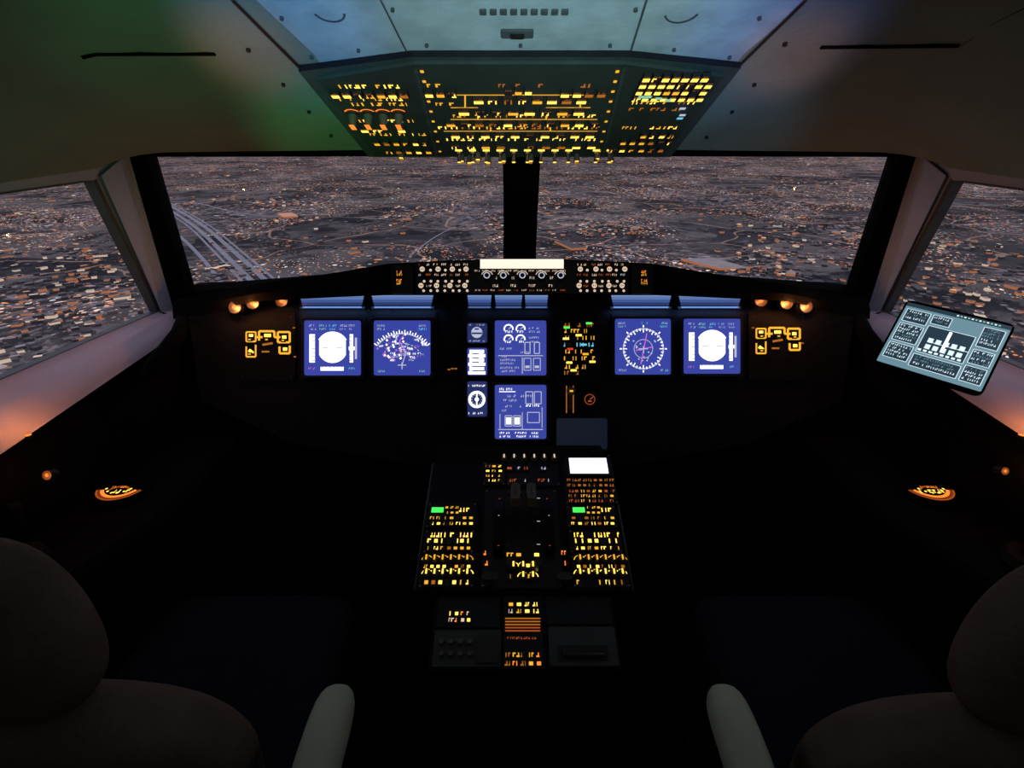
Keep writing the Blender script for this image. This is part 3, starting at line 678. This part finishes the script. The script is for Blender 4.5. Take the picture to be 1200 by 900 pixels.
for x0, x1 in ((500, 553), (671, 726)):
    grid(PD, x0, 624, x1, 632, 7, 1, 'lbl', 'amber_hi', h=.026); grid(PD, x0, 631, x1, 641, 7, 1, 'btn', 'amber_hi', h=.016); grid(PD, x0, 641, x1, 648, 7, 1, 'btn', A3, h=.012)
for x0, x1 in ((496, 553), (674, 733)):
    grid(PD, x0, 653, x1, 663, 6, 1, 'knob', 'amber'); grid(PD, x0, 662, x1, 670, 8, 1, 'btn', A3, h=.012)
    grid(PD, x0, 669, x1, 680, 6, 1, 'knob', 'amber_hi'); grid(PD, x0, 679, x1, 690, 7, 1, 'btn', A3, .9, h=.015)
grid(PD, 585, 535, 655, 545, 6, 1, 'knob', 'wwarm'); grid(PD, 592, 546, 652, 556, 6, 1, 'btn', ('wdim', 'wwarm', 'orange_lo'), .8, .012); grid(PD, 596, 558, 652, 570, 5, 1, 'lbl', ('wdim', 'orange_lo'), .8, .02)
for x in (585, 642):
    a, c, w, h = PD.rect(x-5, 576, x+5, 672)
    f2 = Fr(PD.p(a, c, -.02), PD.N, PD.Y); b.cyl(f2, 0, 0, .085, -.012, .012, 'bezel', 40); b.cyl(f2, 0, 0, .085, .012, -.012, 'bezel', 40)
    for i in range(-3, 4): b.flat(PD, a, c+i*.022, .003, .002, .0655-.0045*abs(i)**1.6, 'wdim' if abs(i) < 2 else 'orange_lo')
for i in range(8):
    a, c = PD.loc(596, 585+i*9); b.flat(PD, a, c, .008, .0018, .0046, 'knob'); a, c = PD.loc(631, 585+i*9); b.flat(PD, a, c, .008, .0018, .0046, 'wdim' if i % 3 == 0 else 'knob')
grid(PD, 592, 646, 634, 684, 4, 3, 'btn', A3, .85, .014); grid(PD, 596, 660, 630, 684, 3, 2, 'knob', 'amber_hi', .8)
for x, y in ((567, 650), (567, 662), (661, 650), (664, 662)):
    a, c = PD.loc(x, y); b.cyl(PD, a, c, .006, .004, .008, 'key', 12); b.text(PD, a, c, .014, .012, .0085, 'orange')
for x0, y0, x1, y1 in ((513, 700, 586, 736), (508, 739, 587, 782), (590, 700, 636, 784), (640, 700, 716, 732)):
    b.pbox(PR, x0, y0, x1, y1, -.002, .004, 'dgrey' if y0 == 739 else 'bezel', r=.003)
grid(PR, 525, 717, 553, 732, 4, 2, 'btn', ('amber_hi', 'orange', 'wwarm'), h=.012); grid(PR, 594, 706, 632, 722, 4, 2, 'btn', ('wwarm', 'amber', 'amber_hi'), h=.012)
for k in range(5): b.pflat(PR, 592, 725+k*3.6, 633, 726.6+k*3.6, .0055, 'amber_lo' if k < 3 else 'orange_lo')
grid(PR, 594, 745, 632, 752, 4, 1, 'lbl', 'orange_lo')
grid(PR, 590, 764, 636, 784, 5, 2, 'btn', ('amber_lo', 'orange', 'amber'), h=.012)
grid(PR, 512, 745, 556, 776, 4, 3, 'lbl', 'knob', .6)
for i in range(4):
    for j in range(2):
        a, c = PR.loc(518+i*11, 754+j*14); b.cyl(PR, a, c, .006, .004, .016, 'knob', 12, r1=.005)
a, c, w, h = PR.rect(560, 745, 584, 778); b.box(PR, a, c, w, h, .004, .009, 'key', r=.003)
b.pbox(PR, 643, 736, 722, 782, .002, .010, 'dgrey', r=.005)
a, c, w, h = PR.rect(654, 758, 712, 776); b.box(PR, a, c, w, h, .010, .012, 'screw', r=.004)
b.tube([PR.p(a-w*.42, c+h*.2, .012), PR.p(a-w*.40, c-h*.2, .02), PR.p(a+w*.40, c-h*.2, .02), PR.p(a+w*.42, c+h*.2, .012)], .004, 'key', 8)
ped = b.build('center_pedestal')
b = MB()
for i, x in enumerate((604, 622)):
    a, c = PD.loc(x, 612); base = PD.p(a, c, 0)
    fr = Fr(base, PD.X, PD.Y)
    b.loft([[fr.p(-.006, -.03, 0), fr.p(.006, -.03, 0), fr.p(.006, .03, 0), fr.p(-.006, .03, 0)], [fr.p(-.006, .012, .07), fr.p(.006, .012, .07), fr.p(.006, .05, .07), fr.p(-.006, .05, .07)]], 'key', smooth=False)
    b.box(fr, 0, .03, .026, .055, .065, .095, 'knob', r=.008, taper=.85); b.flat(fr, 0, .03, .002, .03, .0955, 'key')
    b.cyl(Fr(fr.p(.0, .03, .08), PD.Y, PD.N), 0, 0, .006, -.016, .016, 'key', 10)
for x in (597, 630):
    a, c = PD.loc(x, 668); fr = Fr(PD.p(a, c, 0), PD.X, PD.Y); b.cyl(fr, 0, 0, .008, 0, .03, 'metal', 12, r1=.006); b.box(fr, 0, 0, .014, .02, .03, .04, 'key', r=.004)
lev = b.build('thrust_levers')
lev.parent = ped; lev.location = lev.location-ped.location
b = MB()
for x, y in ((575, 690), (660, 700)):
    a, c = PD.loc(x, min(y, 688)); fr = Fr(PD.p(a, c, 0), PD.X, PD.Y); b.box(fr, 0, 0, .01, .03, 0, .04, 'bezel'); b.box(fr, 0, 0, .035, .018, .04, .055, 'key', r=.006)
h = b.build('flap_handles'); h.parent = ped; h.location = h.location-ped.location

# ================================================================== TABLET
c0, c1, c2, c3 = pt(1056, 350, 1.25), pt(1186, 379, 1.13), pt(1156, 466, 1.08), pt(1030, 426, 1.20)
TF = Fr((c0+c1+c2+c3)/4, (c1-c0)+(c2-c3), (c0-c3)+(c1-c2)); tw = ((c1-c0).length+(c2-c3).length)/2; th = ((c0-c3).length+(c1-c2).length)/2
b = MB(); b.box(TF, 0, 0, tw, th, -.01, 0, 'blacker', r=.014); b.box(TF, 0, 0, tw*.955, th*.92, 0, .0006, 'blacker', top='steel', r=.003)
W_, H_ = tw*.955, th*.92; z = .001
def tb(x0, y0, x1, y1, m, zz=z): b.flat(TF, (x0+x1-1)/2*W_, (1-y0-y1)/2*H_, abs(x1-x0)*W_, abs(y1-y0)*H_, zz, m)
tb(0, 0, 1, .06, 'steel_d')
for i, (x0, y0, x1, y1) in enumerate(((.03, .1, .27, .3), (.03, .34, .27, .62), (.03, .66, .27, .9), (.3, .1, .48, .24), (.78, .1, .97, .4), (.78, .45, .97, .66), (.78, .7, .97, .93), (.3, .74, .75, .93), (.3, .28, .75, .7))):
    b.outline(TF, (x0+x1-1)/2*W_, (1-y0-y1)/2*H_, (x1-x0)*W_, (y1-y0)*H_, .0012, z+.0002, 'tab_l'); tb(x0, y0, x1, y1, 'steel_d')
    yy = y0+.035
    while yy < y1-.02:
        if i != 8: b.text(TF, (x0+x1-1)/2*W_, (.5-yy)*H_, (x1-x0)*.85*W_, .0054, z+.0004, RND.choice(('tab_l', 'steel', 'tab_l')))
        yy += .05
tb(.51, .30, .54, .6, 'white', z+.0006)
for k in range(5):
    for j in range(2): tb(.36+k*.075, .46+j*.1, .41+k*.075, .53+j*.1, 'tab_l', z+.0005)
for k in range(8): tb(.31+k*.054, .65, .345+k*.054, .68, 'tab_l', z+.0005)
b.line(TF, (-.14*W_, -.02*H_), (.25*W_, -.02*H_), .0015, z+.0006, 'tab_l')
for k in range(12): tb(.5+k*.035, .02, .52+k*.035, .04, 'gdim' if k % 2 else 'tab_l', z+.0003)
b.box(TF, 0, -.02, .06, .06, -.03, -.01, 'bezel', r=.01)
b.tube([TF.p(0, -.02, -.03), TF.p(.02, -.06, -.06), V((1.08, 1.16, 1.01))], .011, 'bezel', 12)
b.build('tablet')

# ================================================================== SEATS
def seat(s, cx_, z_off=0.0, ai=.318):
    cx = s*cx_; root = empty('pilot_seat', (cx, .5, 0)); P = V((cx, .5, 0))
    def fin(b, nm, sub=0):
        o = b.build(nm, subsurf=sub); o.parent = root; o.location = o.location-P; return o
    X, Yv, Z = V((1, 0, 0)), V((0, 1, 0)), V((0, 0, 1))
    b = MB(); rings = []
    zc, hh = .975+z_off, .135
    for k in range(15):
        t = -1+2*k/14; q = (1-abs(t)**2.3)**(1/2.3) if abs(t) < 1 else 0.02; q = max(q, .06)
        rings.append(superring((cx, .45+.012*t, zc+t*hh), X, Yv, (.124-.016*t)*q, .055*(.35+.65*q), 32, 2.4))
    b.loft(rings, 'fabric'); fin(b, 'headrest', 1)
    b = MB()
    for dx in (-.05, .05): b.tube([V((cx+dx, .45, .9+z_off)), V((cx+dx, .44, .8+z_off))], .008, 'metal')
    fin(b, 'headrest_posts')
    b = MB(); rings = []; z2 = z_off-.035
    prof = [(.48, .20, .05, .48), (.54, .235, .065, .485), (.64, .25, .07, .47), (.74, .275, .072, .45), (.80, .275, .072, .435), (.845, .26, .068, .428), (.875, .22, .06, .423), (.895, .17, .045, .42), (.902, .08, .025, .42)]
    for z, rx, ry, y in prof: rings.append(superring((cx, y, z+z2), X, Yv, rx, ry, 36, 3.0))
    b.loft(rings, 'fabric'); fin(b, 'backrest', 1)
    b = MB(); rings = []; cc = s*.64
    for y, hw, hz, z in ((.46, .20, .03, .47), (.48, .225, .055, .475), (.60, .235, .06, .48), (.75, .24, .06, .49), (.86, .235, .058, .49), (.91, .22, .045, .485), (.93, .19, .02, .48)):
        rings.append(superring((cc, y, z), X, Z, hw, hz, 36, 3.6))
    b.loft(rings, 'cushion'); fin(b, 'cushion', 1)
    for d in (-1, 1):
        inner_side = d != s
        b = MB(); ax = s*ai if inner_side else cx+d*.27; rings = []
        for y, hw, hz, z in ((.29, .02, .018, .695), (.31, .034, .03, .695), (.40, .038, .034, .70), (.48, .038, .034, .705), (.525, .036, .032, .705), (.548, .028, .025, .703), (.558, .012, .012, .70)):
            rings.append(superring((ax, y, z), X, Z, hw*.9, hz, 24, 2.6))
        b.loft(rings, 'arm'); fin(b, 'armrest', 1)
        b = MB(); b.tube([V((ax, .36, .68)), V((cx+d*.27, .43, .60)), V((cx+d*.24, .47, .50))], .016, 'bezel'); fin(b, 'armrest_bracket')
    b = MB(); f = Fr(V((cc, .68, 0)), X, Yv)
    b.box(f, 0, 0, .36, .50, .0, .03, 'black', r=.02); b.box(f, 0, 0, .26, .30, .03, .36, 'black', r=.04, taper=.85); b.box(f, 0, 0, .40, .44, .36, .43, 'black', r=.03)
    fin(b, 'seat_base')
seat(-1, .69); seat(1, .69, -.03, .325)

# ================================================================== OUTSIDE: CITY
H = 260.0
def gpt(px, py, z=0):
    rr = pt(px, py, 1)-CAM; t = (-H+z-CAM.z)/rr.z; return CAM+rr*t
gm = bpy.data.materials.new('city_ground'); gm.use_nodes = True; nt = gm.node_tree; N = nt.nodes; Lk = nt.links; bs = N['Principled BSDF']
gm.cycles.emission_sampling = 'NONE'
geo = N.new('ShaderNodeNewGeometry'); sc = N.new('ShaderNodeVectorMath'); sc.operation = 'SCALE'; sc.inputs['Scale'].default_value = .01; Lk.new(geo.outputs['Position'], sc.inputs[0]); POS0 = sc.outputs[0]
mp = N.new('ShaderNodeMapping'); mp.inputs['Rotation'].default_value = (0, 0, .5); Lk.new(POS0, mp.inputs[0])
wn = N.new('ShaderNodeTexNoise'); wn.inputs['Scale'].default_value = .3; wn.inputs['Detail'].default_value = 2; Lk.new(mp.outputs[0], wn.inputs['Vector'])
wv = N.new('ShaderNodeVectorMath'); wv.operation = 'SCALE'; wv.inputs['Scale'].default_value = 2.5; Lk.new(wn.outputs['Color'], wv.inputs[0])
wa = N.new('ShaderNodeVectorMath'); wa.operation = 'ADD'; Lk.new(mp.outputs[0], wa.inputs[0]); Lk.new(wv.outputs[0], wa.inputs[1]); POS = wa.outputs[0]
def noise(scale, det=3, rough=.55):
    n = N.new('ShaderNodeTexNoise'); n.inputs['Scale'].default_value = scale; n.inputs['Detail'].default_value = det; n.inputs['Roughness'].default_value = rough; Lk.new(POS, n.inputs['Vector']); return n.outputs['Fac']
def vor(scale, feat='F1', dist='EUCLIDEAN', rnd=1.0):
    n = N.new('ShaderNodeTexVoronoi'); n.feature = feat
    if feat != 'DISTANCE_TO_EDGE': n.distance = dist
    n.inputs['Scale'].default_value = scale; n.inputs['Randomness'].default_value = rnd; Lk.new(POS, n.inputs['Vector']); return n
def mth(op, a, b_=None, clamp=False):
    n = N.new('ShaderNodeMath'); n.operation = op; n.use_clamp = clamp
    for i, x in enumerate((a, b_)):
        if x is None: continue
        if isinstance(x, (int, float)): n.inputs[i].default_value = x
        else: Lk.new(x, n.inputs[i])
    return n.outputs[0]
def mrange(v, a, b_, c=0., d=1.):
    n = N.new('ShaderNodeMapRange'); n.inputs[1].default_value = a; n.inputs[2].default_value = b_; n.inputs[3].default_value = c; n.inputs[4].default_value = d; Lk.new(v, n.inputs[0]); return n.outputs[0]
def ramp(v, stops):
    n = N.new('ShaderNodeValToRGB'); e = n.color_ramp.elements
    while len(e) < len(stops): e.new(.5)
    for el, (p, c) in zip(e, stops): el.position = p; el.color = c if len(c) == 4 else lin(c)
    Lk.new(v, n.inputs[0]); return n.outputs[0]
def mixc(f, a, b_, bt='MIX'):
    n = N.new('ShaderNodeMix'); n.data_type = 'RGBA'; n.blend_type = bt
    for sock, x in ((n.inputs[0], f), (n.inputs[6], a), (n.inputs[7], b_)):
        if isinstance(x, (int, float)): sock.default_value = x
        elif isinstance(x, tuple): sock.default_value = x
        else: Lk.new(x, sock)
    return n.outputs[2]
def sep(c):
    n = N.new('ShaderNodeSeparateColor'); Lk.new(c, n.inputs[0]); return n.outputs
BW = lambda f: mixc(f, (0, 0, 0, 1), (1, 1, 1, 1))
urban = mrange(noise(.14, 5, .62), .45, .55)
fields = vor(.42); fc = sep(fields.outputs['Color'])
base = mixc(mrange(noise(1.1, 8, .7), .38, .62), ramp(fc[0], [(0, (60, 58, 60)), (.5, (92, 86, 82)), (1, (130, 120, 112))]), ramp(fc[1], [(0, (50, 50, 54)), (.6, (80, 76, 75)), (1, (118, 110, 106))]))
wood = mrange(noise(.5, 6, .6), .53, .58)
base = mixc(mth('MULTIPLY', wood, .75), base, lin((44, 46, 48)))
pale = mth('MULTIPLY', mrange(noise(2.6, 6, .75), .50, .64), urban)
base = mixc(mth('MULTIPLY', pale, .85), base, lin((176, 160, 154)))
hs = vor(4.6, dist='CHEBYCHEV', rnd=.9); hc = sep(hs.outputs['Color'])
hm = mth('MULTIPLY', mth('LESS_THAN', hs.outputs['Distance'], .32), mth('MULTIPLY', mth('GREATER_THAN', hc[0], .5), urban))
roof = ramp(hc[1], [(0, (70, 66, 68)), (.5, (120, 108, 106)), (.8, (170, 150, 142)), (1, (235, 218, 206))])
col = mixc(hm, base, roof)
ed = vor(.3, 'DISTANCE_TO_EDGE').outputs['Distance']; road = mth('LESS_THAN', ed, .010)
col = mixc(mth('MULTIPLY', road, .5), col, lin((140, 132, 128)))
Lk.new(col, bs.inputs['Base Color']); bs.inputs['Roughness'].default_value = 1; bs.inputs['Specular IOR Level'].default_value = 0
def lights(scale, rad, thr, ns, a, b_):
    lt = vor(scale); lc = sep(lt.outputs['Color'])
    return mth('MULTIPLY', mth('LESS_THAN', lt.outputs['Distance'], rad), mth('MULTIPLY', mth('GREATER_THAN', lc[0], thr), mrange(noise(ns, 4, .6), a, b_))), lc[2]
lcs = [(0, (255, 130, 60)), (.4, (255, 165, 105)), (.75, (255, 215, 185)), (1, (240, 240, 250))]
m1, k1 = lights(5.0, .23, .45, .30, .46, .56); m2, k2 = lights(10, .25, .5, .3, .44, .56); m3, k3 = lights(1.6, .17, .62, .2, .44, .54); m4, k4 = lights(.7, .18, .55, .1, .42, .52)
sy = N.new('ShaderNodeSeparateXYZ'); Lk.new(POS0, sy.inputs[0]); m3 = mth('MULTIPLY', m3, mrange(sy.outputs[1], 16, 40)); m4 = mth('MULTIPLY', m4, mrange(sy.outputs[1], 35, 70))
add = lambda a, b_: mixc(1.0, a, b_, 'ADD'); mul = lambda k, m: mixc(1.0, ramp(k, lcs), BW(m), 'MULTIPLY')
em = add(add(mul(k1, m1), mul(k2, m2)), add(mul(k3, m3), mul(k4, m4)))
em = add(em, mixc(mth('MULTIPLY', road, .12), (0, 0, 0, 1), lin((255, 180, 135))))
Lk.new(em, bs.inputs['Emission Color']); bs.inputs['Emission Strength'].default_value = 1.0
b = MB(); S = 40000
b.face([V((-S, -3000, -H)), V((S, -3000, -H)), V((S, S, -H)), V((-S, S, -H))], gm); b.build('ground')
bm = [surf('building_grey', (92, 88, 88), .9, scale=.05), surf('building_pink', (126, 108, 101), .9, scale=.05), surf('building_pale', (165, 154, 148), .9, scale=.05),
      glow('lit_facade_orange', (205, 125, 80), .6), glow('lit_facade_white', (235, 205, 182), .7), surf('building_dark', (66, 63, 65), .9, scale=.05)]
b = MB(); r = random.Random(3)
cl = []
for px, py in ((60, 370), (20, 410), (120, 330), (40, 330), (90, 300), (1150, 330), (1120, 290), (1170, 380), (960, 300), (900, 270), (330, 240)):
    g = gpt(px, py); cl += [(g.x, g.y, 90, r.uniform(0, 1.6))]*2
for i in range(90):
    ang = math.radians(r.uniform(-58, 58)); di = 800*math.exp(r.uniform(0, 2.3)); cl.append((di*math.sin(ang), di*math.cos(ang), di*r.uniform(.02, .07), r.uniform(0, 1.6)))
for k in range(3600):
    cx, cy, sg, rot = r.choice(cl); x, y = r.gauss(cx, sg), r.gauss(cy, sg)
    if y < 150: continue
    w, d_, h_ = r.uniform(6, 14), r.uniform(6, 11), r.uniform(2.5, 5)
    if r.random() < .03: w *= 3; d_ *= 2
    c, sn = math.cos(rot), math.sin(rot); q = [(x+dx*w/2*c-dy*d_/2*sn, y+dx*w/2*sn+dy*d_/2*c) for dx, dy in ((-1, -1), (1, -1), (1, 1), (-1, 1))]
    n0 = len(b.v); b.v += [V((X_, Y_, -H)) for X_, Y_ in q]+[V((X_, Y_, -H+h_)) for X_, Y_ in q]
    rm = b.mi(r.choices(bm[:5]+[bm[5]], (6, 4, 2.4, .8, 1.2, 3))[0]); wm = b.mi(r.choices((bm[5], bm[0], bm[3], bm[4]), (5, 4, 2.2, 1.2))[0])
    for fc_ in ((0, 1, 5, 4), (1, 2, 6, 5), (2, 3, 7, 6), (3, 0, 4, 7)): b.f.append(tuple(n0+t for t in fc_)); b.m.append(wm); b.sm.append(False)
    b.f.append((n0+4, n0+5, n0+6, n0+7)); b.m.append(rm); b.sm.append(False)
for quad, m in ((((798, 303), (835, 302), (880, 314), (842, 314)), bm[2]), (((650, 282), (664, 282), (688, 290), (670, 291)), bm[0]), (((325, 250), (342, 249), (350, 253), (332, 254)), bm[3])):
    Q = [gpt(x, y, 5) for x, y in quad]; b.face(Q, m)
    for i in range(4): p, q = Q[i], Q[(i+1) % 4]; b.face([p, q, q-V((0, 0, 5)), p-V((0, 0, 5))], bm[3])
for m in bm: m.cycles.emission_sampling = 'NONE'
b.build('city_buildings')
hw = surf('asphalt_pale', (148, 146, 152), .9, scale=.02)
b = MB()
def road_strip(pix, width, m, z=.5, off=0):
    P = [gpt(x, y, z) for x, y in pix]; PP = []
    for i in range(len(P)-1):
        a0, a1, a2, a3 = P[max(i-1, 0)], P[i], P[i+1], P[min(i+2, len(P)-1)]
        for k in range(6):
            t = k/6; PP.append(.5*((2*a1)+(-a0+a2)*t+(2*a0-5*a1+4*a2-a3)*t*t+(-a0+3*a1-3*a2+a3)*t**3))
    PP.append(P[-1]); Lf, Rt = [], []
    for i, p in enumerate(PP):
        d = (PP[min(i+1, len(PP)-1)]-PP[max(i-1, 0)]).normalized(); n_ = V((-d.y, d.x, 0)); Lf.append(p+n_*(off+width/2)); Rt.append(p+n_*(off-width/2))
    for i in range(len(PP)-1): b.face([Lf[i], Lf[i+1], Rt[i+1], Rt[i]], m)
main = [(178, 232), (200, 244), (232, 264), (262, 290), (320, 345)]
for off in (-28, -12, 12, 28): road_strip(main, 12 if abs(off) == 12 else 6, hw, .5, off)
road_strip([(188, 262), (212, 278), (238, 304), (262, 335)], 9, hw); road_strip([(186, 236), (230, 238), (300, 252), (420, 250)], 9, hw)
road_strip([(480, 300), (520, 272), (575, 250), (620, 240)], 5, hw)
b.build('highway')

# ================================================================== LIGHT
w = bpy.data.worlds.new('dusk_sky'); bpy.context.scene.world = w; w.use_nodes = True; nt = w.node_tree
bg = nt.nodes['Background']; tc = nt.nodes.new('ShaderNodeTexCoord'); sx = nt.nodes.new('ShaderNodeSeparateXYZ'); cr = nt.nodes.new('ShaderNodeValToRGB')
nt.links.new(tc.outputs['Generated'], sx.inputs[0]); nt.links.new(sx.outputs['Z'], cr.inputs[0]); nt.links.new(cr.outputs[0], bg.inputs[0])
e = cr.color_ramp.elements; e[0].position = 0; e[0].color = lin((166, 156, 160)); e[1].position = .6; e[1].color = lin((148, 152, 176)); bg.inputs[1].default_value = 1.75
def area(nm, loc, target, size, col, en, sy=None):
    L = bpy.data.lights.new(nm, 'AREA'); L.shape = 'RECTANGLE'; L.size = size; L.size_y = sy or size; L.color = col; L.energy = en
    o = bpy.data.objects.new(nm, L); bpy.context.scene.collection.objects.link(o); o.location = loc; o.rotation_euler = (V(target)-V(loc)).to_track_quat('-Z', 'Y').to_euler(); return o
def spot(nm, loc, target, ang, col, en):
    L = bpy.data.lights.new(nm, 'SPOT'); L.spot_size = math.radians(ang); L.spot_blend = 1.0; L.color = col; L.energy = en; L.shadow_soft_size = .03
    o = bpy.data.objects.new(nm, L); bpy.context.scene.collection.objects.link(o); o.location = loc; o.rotation_euler = (V(target)-V(loc)).to_track_quat('-Z', 'Y').to_euler(); return o
spot('added_spot_teal', (.05, -.25, 1.35), (0.02, .90, 1.70), 38, (.6, .94, 1.0), 60)  # added unseen spots behind the camera tint patches of the ceiling
spot('added_spot_blue', (-.1, -.25, 1.35), (-.36, .9, 1.69), 16, (.15, .3, 1.0), 55)
spot('added_spot_blue', (.1, -.25, 1.35), (.36, .92, 1.68), 16, (.15, .3, 1.0), 42)
spot('added_spot_green', (-.1, -.25, 1.3), liner_pt(398, 165), 16, (.15, 1.0, .3), 42)
spot('added_spot_green', (-.1, -.25, 1.3), liner_pt(235, 15), 26, (.15, 1.0, .35), 16)
spot('added_spot_green', (-.1, -.25, 1.3), liner_pt(60, 190), 26, (.2, 1.0, .35), 8)
spot('added_spot_blue', (.1, -.25, 1.3), liner_pt(845, 165), 16, (.2, .55, 1.0), 30)
spot('added_spot_amber', (-.1, -.25, 1.3), liner_pt(290, 62), 9, (1, .38, .1), 60)
spot('added_spot_amber', (.1, -.25, 1.3), liner_pt(922, 68), 9, (1, .38, .1), 50)
area('added_cabin_fill', (0, -.5, 1.85), (0, .5, .9), .3, (1, .9, .8), .8)  # added dim fill near the rear ceiling to lift seats and overhead

cam = bpy.data.cameras.new('camera'); cam.sensor_width = 36; cam.lens = 36*FPX/1200; cam.clip_start = .02; cam.clip_end = 90000
co = bpy.data.objects.new('camera', cam); bpy.context.scene.collection.objects.link(co); co.location = CAM; co.rotation_euler = (math.radians(90)-PITCH, 0, 0)
bpy.context.scene.camera = co
bpy.context.scene.view_settings.view_transform = 'Standard'
